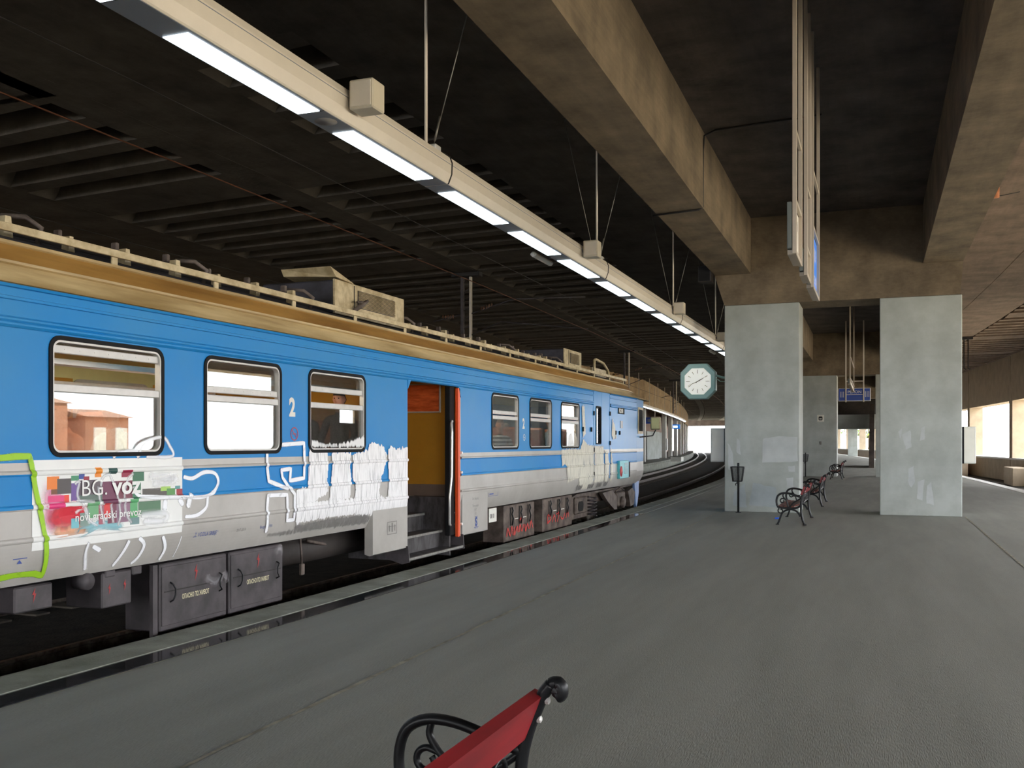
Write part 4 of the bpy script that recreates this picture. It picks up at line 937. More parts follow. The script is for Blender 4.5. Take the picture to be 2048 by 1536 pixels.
for a, b, c, d in ((11.33, 11.60, .66, .668), (11.33, 11.60, .50, .508), (11.33, 11.34, .50, .668), (11.59, 11.60, .50, .668), (11.36, 11.57, .60, .607), (11.45, 11.48, .53, .65), (11.38, 11.40, .54, .62), (11.53, 11.55, .54, .62)): mb.add([(-5.9955, a, c), (-5.9955, b, c), (-5.9955, b, d), (-5.9955, a, d)], [(0, 1, 2, 3)])
mb.build('stencil', M['inkgrey'], train)
mb = MB()
for a, b, c, d in ((14.86, 15.30, .885, .89), (14.86, 15.30, .82, .825), (14.86, 14.87, .82, .89), (15.29, 15.30, .82, .89), (14.92, 15.1, .845, .865)): mb.add([(xs(.85) + .005, a, c), (xs(.85) + .005, b, c), (xs(.85) + .005, b, d), (xs(.85) + .005, a, d)], [(0, 1, 2, 3)])
mb.build('stencil', M['inkblue'], train)
# red scrawls on the battery boxes
fx = lambda z: -6.098
for pts in ([(15.92, .05), (15.98, .2), (16.1, .06), (16.18, .22), (16.25, .05)], [(16.3, .22), (16.32, .06), (16.45, .2), (16.5, .08)], [(16.55, .08), (16.6, .22), (16.7, .1), (16.78, .22)], [(16.85, .22), (16.9, .08), (17.0, .2), (17.08, .1)], [(17.12, .1), (17.2, .24), (17.3, .1)], [(16.55, .28), (16.65, .33), (16.72, .27)],
            [(18.15, .1), (18.2, .28), (18.38, .2), (18.15, .12)], [(18.45, .12), (18.6, .26), (18.68, .1)], [(18.72, .26), (18.9, .28), (18.78, .1)], [(19.0, .2), (19.15, .14), (19.3, .26)], [(19.35, .14), (19.5, .28), (19.55, .14)]):
    stroke('red_scrawl', pts, .045, M['redspray'], train, True, .002, fx)
stroke('graffiti', [(8.9, .50), (9.0, .56), (9.06, .48)], .12, spray_mat('haze_white', (170, 166, 170), 1, .6), train, True, .014, lambda z: -6.1)
stroke('graffiti', [(7.75, .42), (7.9, .34), (8.05, .40), (8.08, .30)], .10, spray_mat('haze_white2', (150, 146, 150), 1, .55), train, True, .014, lambda z: -6.1)

# ================================================================== PEOPLE IN THE TRAIN
def stripes_mat():
    m = bpy.data.materials.new('striped_jumper'); m.use_nodes = True; nt = m.node_tree; b = nt.nodes['Principled BSDF']; b.inputs['Roughness'].default_value = .9
    tc = nt.nodes.new('ShaderNodeTexCoord'); w = nt.nodes.new('ShaderNodeTexWave'); w.bands_direction = 'Z'; w.inputs['Scale'].default_value = 4.2; w.inputs['Distortion'].default_value = 1.2
    nt.links.new(tc.outputs['Object'], w.inputs[0]); r = nt.nodes.new('ShaderNodeValToRGB'); r.color_ramp.interpolation = 'CONSTANT'
    r.color_ramp.elements[0].color = (*lin((40, 42, 50)), 1); r.color_ramp.elements[1].position = .55; r.color_ramp.elements[1].color = (*lin((205, 205, 205)), 1)
    nt.links.new(w.outputs[0], r.inputs[0]); nt.links.new(r.outputs[0], b.inputs['Base Color']); return m
M['stripes'] = stripes_mat()
M['skin'] = mat('skin', (212, 150, 122), .5, var=.05)
M['hair'] = mat('hair_dark', (48, 36, 30), .6, var=.2, scale=30)
M['hairgrey'] = mat('hair_brown', (92, 66, 48), .6, var=.2, scale=30)
M['jacket'] = mat('jacket_dark', (58, 62, 74), .85, var=.1)
M['shirt'] = mat('shirt_blue', (150, 184, 214), .85, var=.06)
M['greyshirt'] = mat('shirt_grey', (206, 208, 210), .85, var=.04)
M['rust'] = mat('jacket_rust', (168, 96, 66), .85, var=.1)
M['trousers'] = mat('trousers', (50, 54, 66), .9, var=.1)
def skin_tree(name, verts, edges, radii, m, parent, org, sub=1):
    me = bpy.data.meshes.new(name); me.from_pydata(verts, edges, []); me.materials.append(m)
    o = bpy.data.objects.new(name, me); link(o, parent)
    sk = o.modifiers.new('skin', 'SKIN'); sk.use_smooth_shade = True
    layer = me.skin_vertices[0] if len(me.skin_vertices) else None
    if layer is None:
        bpy.context.view_layer.objects.active = o
        layer = me.attributes and me.skin_vertices[0]
    for i, r in enumerate(radii): layer.data[i].radius = (r, r) if not isinstance(r, tuple) else r; layer.data[i].use_root = (i == 0)
    ss = o.modifiers.new('sub', 'SUBSURF'); ss.levels = ss.render_levels = sub
    return o
def head_mesh(m_skin, m_hair, hair_len):
    """head with brow, nose, mouth, eyes and ears; faces +x, centre at the origin"""
    bm = bmesh.new(); bmesh.ops.create_uvsphere(bm, u_segments=28, v_segments=20, radius=1)
    for v in bm.verts:
        x, y, z = v.co
        X, Y, Z = x * .098, y * .076, z * .118
        if z < -.1: X *= 1 - .18 * (-z - .1); Y *= 1 - .34 * (-z - .1)
        if x > 0:
            X += .026 * math.exp(-((y / .16) ** 2) - ((z + .10) / .22) ** 2)          # nose
            X += .006 * math.exp(-((z - .28) / .12) ** 2) * math.exp(-(y / .6) ** 2)   # brow
            X -= .010 * math.exp(-(((abs(y) - .36) / .18) ** 2) - ((z - .08) / .12) ** 2)  # eye hollow
            X += .007 * math.exp(-((y / .3) ** 2) - ((z + .48) / .06) ** 2) + .007 * math.exp(-((y / .28) ** 2) - ((z + .60) / .06) ** 2)  # lips
            X += .008 * math.exp(-((y / .35) ** 2) - ((z + .85) / .12) ** 2)           # chin
        for s in (1, -1):
            e = math.exp(-(((y - s) / .25) ** 2) - ((z + .02) / .22) ** 2 - ((x + .05) / .25) ** 2); Y += s * .016 * e; X -= .008 * e
        v.co = (X, Y, Z)
    bm.verts.index_update(); vs = [v.co.copy() for v in bm.verts]; fs = [[v.index for v in f.verts] for f in bm.faces]; bm.free()
    return vs, fs
def person(loc, face_deg, cloth, hair, label, lean=0, arm=0):
    root = thing('person', loc, label, 'person', 'passengers seated in the train')
    rz = R(face_deg); rot = Matrix.Rotation(rz, 4, 'Z')
    # seated figure, +x forward, seat height .45 at z = 0
    V = [(0, 0, .02), (.01, 0, .16), (.0, 0, .34), (-.01, 0, .50), (-.01, 0, .56), (.01, 0, .63),            # 0-5 pelvis to neck
         (0, .10, .0), (.40, .12, .04), (.43, .12, -.40), (.56, .13, -.43),                                    # 6-9 leg
         (0, -.10, .0), (.40, -.12, .04), (.43, -.12, -.40), (.56, -.13, -.43),                                # 10-13
         (-.01, .17, .50), (.05, .22, .27), (.24, .17, .16), (.31, .15, .15), (-.01, -.17, .50), (.05, -.22, .27), (.24, -.17, .16), (.31, -.15, .15)]
    E_ = [(0, 1), (1, 2), (2, 3), (3, 4), (4, 5), (0, 6), (6, 7), (7, 8), (8, 9), (0, 10), (10, 11), (11, 12), (12, 13), (3, 14), (14, 15), (15, 16), (16, 17), (3, 18), (18, 19), (19, 20), (20, 21)]
    Rr = [.13, .125, .14, .10, .055, .05, .09, .065, .045, .035, .09, .065, .045, .035, .062, .048, .034, .028, .062, .048, .034, .028]
    for b, s in ((17, 1), (21, -1)):
        bx_, by_, bz_ = V[b]
        for k, (dy, ln) in enumerate(((-.032, .065), (-.011, .078), (.011, .072), (.030, .056))):
            i0 = len(V); V += [(bx_ + .03, by_ + dy, bz_), (bx_ + .03 + ln * .6, by_ + dy, bz_ - .008), (bx_ + .03 + ln, by_ + dy, bz_ - .03)]; E_ += [(b, i0), (i0, i0 + 1), (i0 + 1, i0 + 2)]; Rr += [.011, .009, .008]
        i0 = len(V); V += [(bx_ + .01, by_ - s * .04, bz_ + .005), (bx_ + .045, by_ - s * .05, bz_ - .01)]; E_ += [(b, i0), (i0, i0 + 1)]; Rr += [.012, .009]
    body = skin_tree('body', [rot @ Vector(v) for v in V], E_, Rr, cloth, root, loc, 1)
    vs, fs = head_mesh(None, None, 0); hc = Vector((.03, 0, .755))
    mb = MB(); mb.add([rot @ (Vector(v) + hc) + Vector(loc) for v in vs], fs, 0, True)
    for s in (.028, -.028): mb.lathe([(.001, -.008), (.008, -.004), (.008, .004), (.001, .008)], tuple(rot @ (hc + Vector((.086, s, .012))) + Vector(loc)), 8, 1)
    mb.tube([rot @ (Vector((0, 0, .60))) + Vector(loc), rot @ (hc + Vector((-.01, 0, -.06))) + Vector(loc)], .052, 12)
    mb.build('head', [M['skin'], M['rubber']], root)
    hv = [];
    for v in vs:
        d = Vector(v); k = 1.07 if (d.z > .045 or d.x < -.02 and d.z > -.06) else .90
        hv.append(rot @ (d * k + hc) + Vector(loc))
    MB().add(hv, fs, 0, True).build('hair', hair, root)
person((-6.58, 16.88, 1.27), -62, M['stripes'], M['hairgrey'], 'passenger in a striped grey and black jumper by the window past the open door')
person((-6.92, 18.08, 1.22), -90, M['jacket'], M['hair'], 'dark clothed passenger seated just behind the one in the striped jumper')
person((-6.45, 10.90, 1.50), -80, M['jacket'], M['hair'], 'dark haired passenger seen through the slit of the half open window')
person((-7.0, 10.92, 1.45), -90, M['trousers'], M['hair'], 'passenger further inside beyond the half open window')
person((-6.46, 6.98, 1.24), -90, M['greyshirt'], M['hair'], 'passenger in pale grey shirt behind the first big window')
person((-7.06, 6.98, 1.24), -90, M['rust'], M['hairgrey'], 'passenger in rust brown beside the one in the pale grey shirt')
person((-6.7, 20.2, 1.38), -90, M['shirt'], M['hair'], 'passenger in pale blue shirt in the second window past the door')

# ================================================================== LIGHTS ABOVE THE PLATFORM
LX, LZ = -4.58, 4.55
lamp = thing('fluorescent_light_line', (LX, 18, LZ), 'long suspended line of lit fluorescent panels above the platform edge beside the train', 'lamp')
prof = [(-.14, .0), (.14, .0), (.15, .012), (.185, .10), (.19, .22), (.165, .29), (.10, .335), (-.10, .335), (-.165, .29), (-.18, .12), (-.15, .012)]
JOI = [4.97 - 4.53, 9.80, 16.42, 23.25, 30.0, 37]
yb = 2.95
for (ya, yb_) in ((-3.6, 2.98), (3.0, 9.79), (9.81, 16.41), (16.43, 23.24), (23.26, 30.0), (30.02, 36.8), (36.82, 43.4)):
    h = MB().prism([(LX + x, LZ + z) for x, z in prof], ya, yb_, 'y').build('housing', M['lampbody'], lamp)
    MB().box((LX + .188, ya + .01, LZ + .20), (LX + .1915, yb_ - .01, LZ + .206)).build('groove', M['lampgrey'], h)
    MB().box((LX - .135, ya + .005, LZ - .004), (LX + .135, yb_ - .005, LZ + .001)).build('underside', M['lampgrey'], h)
PST = [0.98, 3.25, 5.53, 7.80, 10.09, 12.31, 14.48, 16.69, 18.92, 21.23, 23.56, 26.01, 28.39, 30.86, 33.1, 35.4, 37.7, 40.0]
dfm = MB().cbox((-.115, 0, -.012), (.10, 1.72, -.0045), .004)
me = None
for i, y in enumerate(PST):
    if me is None:
        dm = MB().cbox((LX - .115, y, LZ - .013), (LX + .105, y + 1.70, LZ - .0045), .003).build('diffuser', M['diff'], lamp); me = dm.data; by = y
    else:
        o = bpy.data.objects.new('diffuser', me); link(o, lamp); o.location = (0, y - by, 0)
    MB().box((LX - .137, y + 1.71, LZ - .006), (LX + .137, y + 1.72, LZ - .003)).build('gap_line', M['cable'], lamp)
for y in (7.50, 21.0): MB().lathe([(.10, -.008), (.10, -.004)], (LX, y, LZ), 20).build('speaker_grille', M['inkgrey'], lamp)
for y in (2.99, 9.80, 16.42, 23.25, 30.01, 36.81):
    MB().tube([(LX + x * 1.02, y, LZ + z * 1.02 + .0) for x, z in prof[1:8]], .008, 6).build('joint_band', M['cable'], lamp)
for y in (2.4, 9.50, 16.3, 23.0, 29.4, 36.2):
    rd = MB().tube([(LX + .02, y, LZ + .33), (LX + .02, y, 7.25)], .018, 8).build('hanger_rod', M['lampbody'], lamp)
    MB().cbox((LX - .03, y + .10, LZ + .33), (LX + .09, y + .24, LZ + .40), .01).build('bracket', M['alu'], rd)
    MB().tube([(LX + .03, y + .17, LZ + .40), (LX + .53, y + .47, 7.25)], .006, 5).tube([(LX + .04, y + .176, LZ + .45), (LX + .09, y + .206, LZ + .72)], .013, 6).build('stay_wire', M['stay'], rd)
    if y > 12: MB().tube([(LX + .0, y - .08, LZ + .34), (LX - .45, y - .4, 7.25)], .006, 5).build('stay_wire', M['stay'], rd)
for y in (.9, 7.62, 14.88, 22.1, 28.45, 35):
    b = MB().cbox((LX + .22, y - .10, LZ + .08), (LX + .46, y + .12, LZ + .34), .012).build('speaker_box', M['box'], lamp)
    MB().cbox((LX + .24, y - .108, LZ + .10), (LX + .44, y - .099, LZ + .32), .003).build('speaker_front', M['lampbody'], b)
    MB().cbox((LX + .17, y - .03, LZ + .16), (LX + .23, y + .03, LZ + .22), .004).build('speaker_arm', M['lampgrey'], b)
for y in (14.75, 31.8):
    e = MB().cbox((LX - .50, y - .45, LZ + .05), (LX - .40, y + .45, LZ + .13), .03).build('emergency_light', M['signwhite'], lamp)
    MB().tube([(LX - .42, y + .2, LZ + .12), (LX - .14, y + .2, LZ + .2)], .012, 6).build('bracket', M['lampgrey'], e)
# the same kind of light line far away above the far platform
lamp2 = thing('fluorescent_light_line', (-17, 80, 4.6), 'far lit line of fluorescent lamps above the platform across the tracks', 'lamp')
strip(lambda y: bar(-14.35 - off(y), -14.1 - off(y), 4.66, 4.86, y), ys=[74, 80, 88, 96, 104, 112, 120, 128, 136], name='housing', mats=M['lampbody'], parent=lamp2)
y = 74.4
while y < 135:
    MB().loft([bar(-14.33 - off(yy), -14.09 - off(yy), 4.62, 4.659, yy) for yy in (y, y + 1.75)], closed=True).build('diffuser', M['diff'], lamp2); y += 2.27
y = 75
while y < 135:
    MB().tube([(-14.22 - off(y), y, 4.86), (-14.22 - off(y), y, 7.2)], .025, 5).build('hanger_rod', M['lampbody'], lamp2); y += 7

# ================================================================== CLOCK
ck = thing('station_clock', (-4.34, 25.2, 3.28), 'octagonal pale teal station clock with white dial on an arm from the pillar', 'clock')
def octo(r, c): return [(-4.34 + a * r, 3.28 + b * r) for a, b in ((-c, 1), (c, 1), (1, c), (1, -c), (c, -1), (-c, -1), (-1, -c), (-1, c))]
mb = MB(); o1, o2, o3 = octo(.45, .52), octo(.335, .46), octo(.43, .52)
mb.loft([[(x, 25.08, z) for x, z in o2], [(x, 25.07, z) for x, z in o3], [(x, 25.10, z) for x, z in o1], [(x, 25.34, z) for x, z in o1], [(x, 25.34, z) for x, z in octo(.3, .46)]], closed=True)
mb.add([(x, 25.34, z) for x, z in octo(.3, .46)], [tuple(range(8))])
mb.build('case', M['teal'], ck)
MB().prism(octo(.337, .46), 25.095, 25.11, 'y').build('dial', M['dial'], ck)
for k in range(12):
    a = R(30 * k); r1 = .30 if k % 3 == 0 else .285 + .02 * (k % 3 == 1) * 0; r0 = r1 - (.10 if k % 3 == 0 else .08)
    ux, uz = math.sin(a), math.cos(a); px_, pz_ = uz * .006, -ux * .006
    MB().add([(-4.34 + ux * r0 + px_, 25.088, 3.28 + uz * r0 + pz_), (-4.34 + ux * r1 + px_, 25.088, 3.28 + uz * r1 + pz_), (-4.34 + ux * r1 - px_, 25.088, 3.28 + uz * r1 - pz_), (-4.34 + ux * r0 - px_, 25.088, 3.28 + uz * r0 - pz_)], [(0, 1, 2, 3)]).build('hour_mark', M['cable'], ck)
def hand(name, deg, l, w, tail, y):
    a = R(deg); ux, uz = math.sin(a), math.cos(a); nx, nz = uz, -ux
    P = lambda t, s: (-4.34 + ux * t + nx * s, y, 3.28 + uz * t + nz * s)
    MB().add([P(-tail, w), P(l * .5, w), P(l, w * .3), P(l, -w * .3), P(l * .5, -w), P(-tail, -w)], [(0, 1, 2, 3, 4, 5)]).build(name, M['cable'], ck)
hand('hour_hand', 60, .20, .010, .06, 25.08); hand('minute_hand', 246, .285, .007, .07, 25.076)
MB().tube([(-3.95, 25.2, 3.45), (-3.75, 25.3, 3.38), (-3.58, 25.35, 3.36)], .03, 8).tube([(-3.93, 25.2, 3.38), (-3.8, 25.3, 3.28), (-3.58, 25.35, 3.27)], .012, 6).cbox((-3.62, 25.25, 3.2), (-3.585, 25.45, 3.5), .006).build('wall_arm', M['teal'], ck)

# ================================================================== NOTICE BOXES, PICTOGRAM, SCRAP
for (x0, x1, lb) in ((-4.0, -3.6, 'white display case on the pillar\'s train side below the clock'), (1.81, 2.12, 'white display case on the side of the window side pillar')):
    t_ = MB().cbox((x0, 25.0, 1.22), (x1, 25.75, 2.08), .012).build('display_case', M['white_col'], org=((x0 + x1) / 2, 25.3, 1.22)); tag(t_, lb, 'display case')
    xi = x1 - .06 if x0 < 0 else x0
    MB().box((x0 + .03, 24.992, 1.26), (x1 - .03, 25.0, 2.04)).build('door', M['signwhite'], t_)
    MB().cbox((xi if x0 < 0 else xi + .0, 24.985, 1.22), (xi + .06, 25.0, 2.08), .003).build('edge_strip', M['rubber'], t_)
pg = MB().cbox((-2.75 - .17, 51.86, 2.78), (-2.42 - .17, 51.90, 3.12), .01).build('pictogram_sign', M['signwhite'], org=(-2.7, 51.88, 2.78)); tag(pg, 'small square framed pictogram high on the second row pillar', 'sign')
MB().prism(rrect(-2.68 - .17, -2.49 - .17, 2.85, 3.05, .05), 51.852, 51.859, 'y').build('pictogram', M['cable'], pg)
mb = MB(); mb.box((-2.64 - .17, 51.848, 2.9), (-2.53 - .17, 51.8515, 2.95))
mb.build('train_symbol', M['signwhite'], pg)
sw = MB().cbox((-2.62 - .17, 51.86, 1.62), (-2.54 - .17, 51.90, 1.78), .006).build('switch_box', M['inkgrey'], org=(-2.7, 51.88, 1.6)); tag(sw, 'tiny dark switch plate below the framed pictogram', 'switch')
sc = MB().prism([(-2.17, 22.46), (-2.09, 22.45), (-2.08, 22.52), (-2.12, 22.54), (-2.17, 22.52)], .002, .035, 'z').build('paper_scrap', M['scrapblue'], org=(-2.13, 22.5, 0)); tag(sc, 'bright blue scrap lying on the floor before the front bench', 'litter')

# ================================================================== BENCHES
def S(pts, n=4):
    out = []
    for i in range(len(pts) - 1):
        p0, p1, p2, p3 = pts[max(i - 1, 0)], pts[i], pts[i + 1], pts[min(i + 2, len(pts) - 1)]
        for k in range(n):
            t = k / n; out.append(tuple(.5 * (2 * p1[j] + (-p0[j] + p2[j]) * t + (2 * p0[j] - 5 * p1[j] + 4 * p2[j] - p3[j]) * t * t + (-p0[j] + 3 * p1[j] - 3 * p2[j] + p3[j]) * t ** 3) for j in range(2)))
    out.append(pts[-1]); return out
def arc(cx, cz, r, a0, a1, n=10, shrink=1): return [(cx + r * (1 - (1 - shrink) * i / n) * math.cos(R(a0 + (a1 - a0) * i / n)), cz + r * (1 - (1 - shrink) * i / n) * math.sin(R(a0 + (a1 - a0) * i / n))) for i in range(n + 1)]
BL = 2.25
def bench(loc, label):
    root = thing('park_bench', loc, label, 'bench', 'cast iron benches on the platform')
    X, Y, Z = loc
    def T(pts, y, r, mb, n=8): mb.tube([(X + u, Y + y, Z + z) for u, z in pts], r, n)
    for y in (0.0, BL):
        mb = MB()
        T(S([(.275, .015), (.245, .08), (.215, .20), (.205, .32), (.205, .44), (.215, .56), (.24, .66), (.27, .735), (.297, .795), (.325, .83)]), y, .024, mb)
        T(S([(.325, .83), (.345, .838), (.362, .825), (.362, .80), (.348, .79)]), y, [.024] * 5 + [.027] * 12, mb)
        mb.lathe([(.001, -.024), (.02, -.02), (.026, 0), (.02, .02), (.001, .024)], (X + .352, Y + y, Z + .806), 10, axis='y')
        T(S([(-.265, .015), (-.24, .07), (-.205, .17), (-.17, .25), (-.09, .305), (0, .325), (.09, .30), (.15, .25), (.19, .18)]), y, .020, mb)
        T(S([(-.27, .375), (-.15, .352), (0, .345), (.12, .36), (.205, .41)]), y, .022, mb)
        T(S([(-.255, .36), (-.285, .45), (-.283, .54), (-.25, .615), (-.17, .655), (-.06, .655), (.07, .622), (.212, .575)]), y, .022, mb)
        mb.lathe([(.016, -.02), (.025, -.012), (.025, .012), (.016, .02)], (X - .278, Y + y, Z + .415), 10)
        mb.lathe([(.016, -.02), (.025, -.012), (.025, .012), (.016, .02)], (X + .243, Y + y, Z + .085), 10)
        T(S([(-.15, .645), (-.158, .60), (-.13, .55), (-.085, .49), (-.05, .36)]), y, .015, mb)
        T(S([(-.115, .535)] + arc(-.17, .50, .05, 60, 400, 12, .55)), y, .014, mb)
        T(S([(-.255, .37)] + arc(-.205, .29, .055, 130, 460, 12, .6)), y, .014, mb)
        T(S([(.212, .575), (.14, .52), (.06, .47), (.0, .40), (-.03, .35)]), y, .015, mb)
        T(S([(.23, .64), (.10, .60), (.03, .60)]), y, .009, mb)
        for u in (-.27, .278): mb.cbox((X + u - .035, Y + y - .025, Z), (X + u + .035, Y + y + .025, Z + .02), .005)
        fo = mb.build('end_frame', M['black'], root)
        for zz in (.70, .77): MB().lathe([(.014, 0), (.014, .012), (.008, .016)], (X + .287 + (zz - .73) * .45, Y + y, Z + zz), 8, axis='x').build('bolt', M['alu'], fo)
    # top plank leaning back
    def plank(u0, z0, u1, z1, th, name, m, ya=-.03, yb=BL + .03):
        d = Vector((u1 - u0, z1 - z0)).normalized(); nx, nz = -d.y * th / 2, d.x * th / 2
        q = [(X + u0 + nx, Z + z0 + nz), (X + u0 - nx, Z + z0 - nz), (X + u1 - nx, Z + z1 - nz), (X + u1 + nx, Z + z1 + nz)]
        c = .004
        mb = MB().prism(q, Y + ya + .004, Y + yb - .004, 'y')
        return mb.build(name, m, root)
    plank(.212, .635, .275, .795, .045, 'back_plank', M['red'])
    for i, u in enumerate((-.21, -.10, .01)): plank(u - .045, .385 - .012 * (i > 0), u + .045, .376 - .01 * (i > 0), .03, 'seat_slat', M['redbrown'], .02, BL - .02)
    plank(.085, .40, .165, .425, .03, 'seat_slat', M['redbrown'], .02, BL - .02)
    # ornamental iron back panel
    yc = BL / 2; mb = MB()
    def bk(a, h): return (X + .198 + (h - .5) * .12, Y + yc + a, Z + h)
    mb.tube([bk(.42 * math.cos(t * math.pi / 16), .53 + .115 * math.sin(t * math.pi / 16)) for t in range(32)], .014, 6, closed=True)
    mb.tube([bk(.30 * math.cos(t * math.pi / 12), .53 + .075 * math.sin(t * math.pi / 12)) for t in range(24)], .010, 6, closed=True)
    for k in range(-3, 4):
        mb.tube([bk(k * .11 - .03, .44), bk(k * .11 + .04, .53), bk(k * .11 - .03, .62)], .009, 5)
        mb.tube([bk(k * .11 + .03, .44), bk(k * .11 - .04, .53), bk(k * .11 + .03, .62)], .009, 5)
    for s in (-1, 1):
        for q in (0, 1, 2):
            c = s * (.52 + .19 * q)
            mb.tube([bk(c + .085 * math.cos(t * math.pi / 8), .52 + .095 * math.sin(t * math.pi / 8)) for t in range(16)], .010, 5, closed=True)
            mb.tube([bk(c + .04 * math.cos(t * math.pi / 6), .52 + .045 * math.sin(t * math.pi / 6)) for t in range(12)], .008, 5, closed=True)
    for h in (.425, .635): mb.tube([bk(-BL / 2 + .0, h), bk(BL / 2, h)], .011, 6)
    mb.build('iron_back_panel', M['black'], root)
    MB().tube([(X + .0, Y, Z + .335), (X + .0, Y + BL, Z + .335)], .012, 6).build('tie_rod', M['black'], root)
bench((-1.43, 3.34 - BL, 0), 'red park bench standing by itself on the near platform, bright red back plank')
bench((-1.70, 20.95, 0), 'cast iron park bench in front of the clock pillar, blue scrap beside it')
bench((-1.68, 27.3, 0), 'cast iron park bench standing just behind the clock pillar')
bench((-1.85, 47.9, 0), 'lone cast iron park bench before the second row of pillars')

# ================================================================== LITTER BINS
def bin_(x, y, label):
    root = thing('litter_bin', (x, y, 0), label, 'litter bin', 'wire litter bins on posts')
    MB().lathe([(.026, 0), (.026, 1.20), (.02, 1.215)], (x, y, 0), 12).lathe([(.07, 0), (.07, .012)], (x, y, 0), 14).build('post', M['black'], root)
    yb = y - .15
    mb = MB(); top = [(-.15, -.12), (.15, -.12), (.15, .12), (-.15, .12)]; bot = [(-.105, -.09), (.105, -.09), (.105, .09), (-.105, .09)]
    P = lambda q, z: (x + q[0], yb + q[1], z)
    mb.tube([P(q, 1.12) for q in top], .010, 6, closed=True); mb.tube([P(q, .77) for q in bot], .010, 6, closed=True)
    for a, b in zip(top, bot): mb.tube([P(a, 1.12), P(b, .77)], .008, 6)
    bk = mb.build('basket_frame', M['black'], root)
    mb = MB()
    for i in range(4):
        a, b, c, d = top[i], top[(i + 1) % 4], bot[i], bot[(i + 1) % 4]
        for k in range(1, 20):
            t = k / 20; p = (a[0] + (b[0] - a[0]) * t, a[1] + (b[1] - a[1]) * t); q = (c[0] + (d[0] - c[0]) * t, c[1] + (d[1] - c[1]) * t)
            mb.tube([P(p, 1.12), P(q, .77)], .0018, 3, caps=False)
        for k in range(1, 24):
            t = k / 24; z = 1.12 - .35 * t
            p = tuple(a[j] + (c[j] - a[j]) * t for j in (0, 1)); q = tuple(b[j] + (d[j] - b[j]) * t for j in (0, 1)); mb.tube([P(p, z), P(q, z)], .0018, 3, caps=False)
    for k in range(1, 14): mb.tube([(x - .105 + .015 * k, yb - .09, .77), (x - .105 + .015 * k, yb + .09, .77)], .003, 3, caps=False)
    mb.build('wire_mesh', M['black'], root)
    MB().cbox((x - .03, yb + .1, .70), (x + .03, y + .03, .78), .005).tube([(x - .02, y - .03, .74), (x - .06, y - .05, .70), (x - .05, y - .05, .66)], .012, 6).build('lock_bracket', M['black'], root)
bin_(-3.21, 24.27, 'black wire litter bin on a post before the clock pillar')
bin_(-3.46, 51.45, 'black wire litter bin on a post before the pictogram pillar')

# ================================================================== HANGING SIGNS
def frame_sign(x, y0, y1, zb, zt, label, face, lines, boxy=True):
    """platform sign hung edge-on to the camera: posts from the ceiling, board between them, lettering on both faces"""
    root = thing('hanging_sign', (x, (y0 + y1) / 2, zb), label, 'sign')
    for y in (y0, y1):
        MB().cbox((x, y - .03, zb), (x + .045, y + .03, 7.25), .004).build('post', M['post'], root)
    MB().cbox((x - .055, y0 + .031, zb), (x + .04, y1 - .031, zb + .05), .004).build('bottom_rail', M['post'], root)
    MB().cbox((x + .005, y0 + .031, zt), (x + .04, y1 - .031, zt + .04), .004).build('top_rail', M['post'], root)
    MB().cbox((x + .005, y0 + .031, zt + .75), (x + .04, y1 - .031, zt + .79), .004).build('cross_rail', M['post'], root)
    bd = MB().cbox((x - .055, y0 - .03, zb + .055), (x - .005, y1 + .03, zt - .005), .006).build('board', M['boardgrey'], root)
    MB().box((x - .0049, y0 + .031, zb + .06), (x + .004, y1 - .031, zt - .01)).build('face', face, bd)
    for txt, z, sz, m in lines:
        vs, fs = text_mesh(txt, sz, .003, align='CENTER')
        MB().add([(x + .006, (y0 + y1) / 2 + a * .9, z + b) for a, b, c in vs], fs).build('lettering', m, bd)
frame_sign(-.86, 10.8, 11.6, 3.72, 4.28, 'white hanging sign closest to the camera, seen edge on below the ceiling', M['signwhite'], [('PERON', 4.08, .16, M['rubber']), ('3', 3.84, .18, M['rubber'])])
frame_sign(-.86, 12.5, 13.15, 3.76, 4.1, 'narrow white hanging sign, middle of the three seen edge on', M['signwhite'], [('IZLAZ', 3.88, .14, M['rubber'])])
s_ = frame_sign(-.86, 13.75, 15.1, 3.80, 4.62, 'blue hanging sign with white lettering, furthest of the three seen edge on', M['signlit'], [('PROKOP', 4.30, .26, M['white']), ('BEOGRAD CENTAR', 3.98, .16, M['white'])])
frame_sign(-.95, 36.0, 41.5, 3.74, 3.95, 'pale hanging frame seen edge on before the blue cross sign', M['lampbody'], [])
# blue sign across the platform
hs = thing('hanging_sign', (-1.02, 47, 3.55), 'blue platform sign with white bars hung across the platform before the second pillars', 'sign')
bd = MB().cbox((-1.72, 46.94, 3.60), (-.33, 47.06, 4.20), .01).build('board', M['alu'], hs)
for a, b in ((-1.69, -1.42), (-1.36, -.66), (-.60, -.36)): MB().box((a, 46.932, 3.63), (b, 46.939, 4.17)).build('blue_panel', M['signblue'], bd)
for c in (-1.63, -1.56, -1.49, -.55, -.48, -.41): MB().box((c - .012, 46.926, 3.78), (c + .012, 46.931, 4.04)).build('white_bar', M['signwhite'], bd)
MB().box((-1.36, 46.926, 3.885), (-.66, 46.931, 3.91)).build('white_line', M['signwhite'], bd)
vs, fs = text_mesh('PERON', .18, .002, align='CENTER'); MB().add([(-1.02 + a * 1.05, 46.926, 3.96 + b) for a, b, c in vs], fs).build('lettering', M['signwhite'], bd)
vs, fs = text_mesh('PLATFORM', .10, .001, align='CENTER'); MB().add([(-1.02 + a, 46.926, 3.72 + b) for a, b, c in vs], fs).build('lettering', M['inkblue'], bd)
for x in (-1.39, -.63): MB().cbox((x - .028, 46.86, 3.56), (x + .028, 46.93, 7.25), .004).build('post', M['lampbody'], hs)
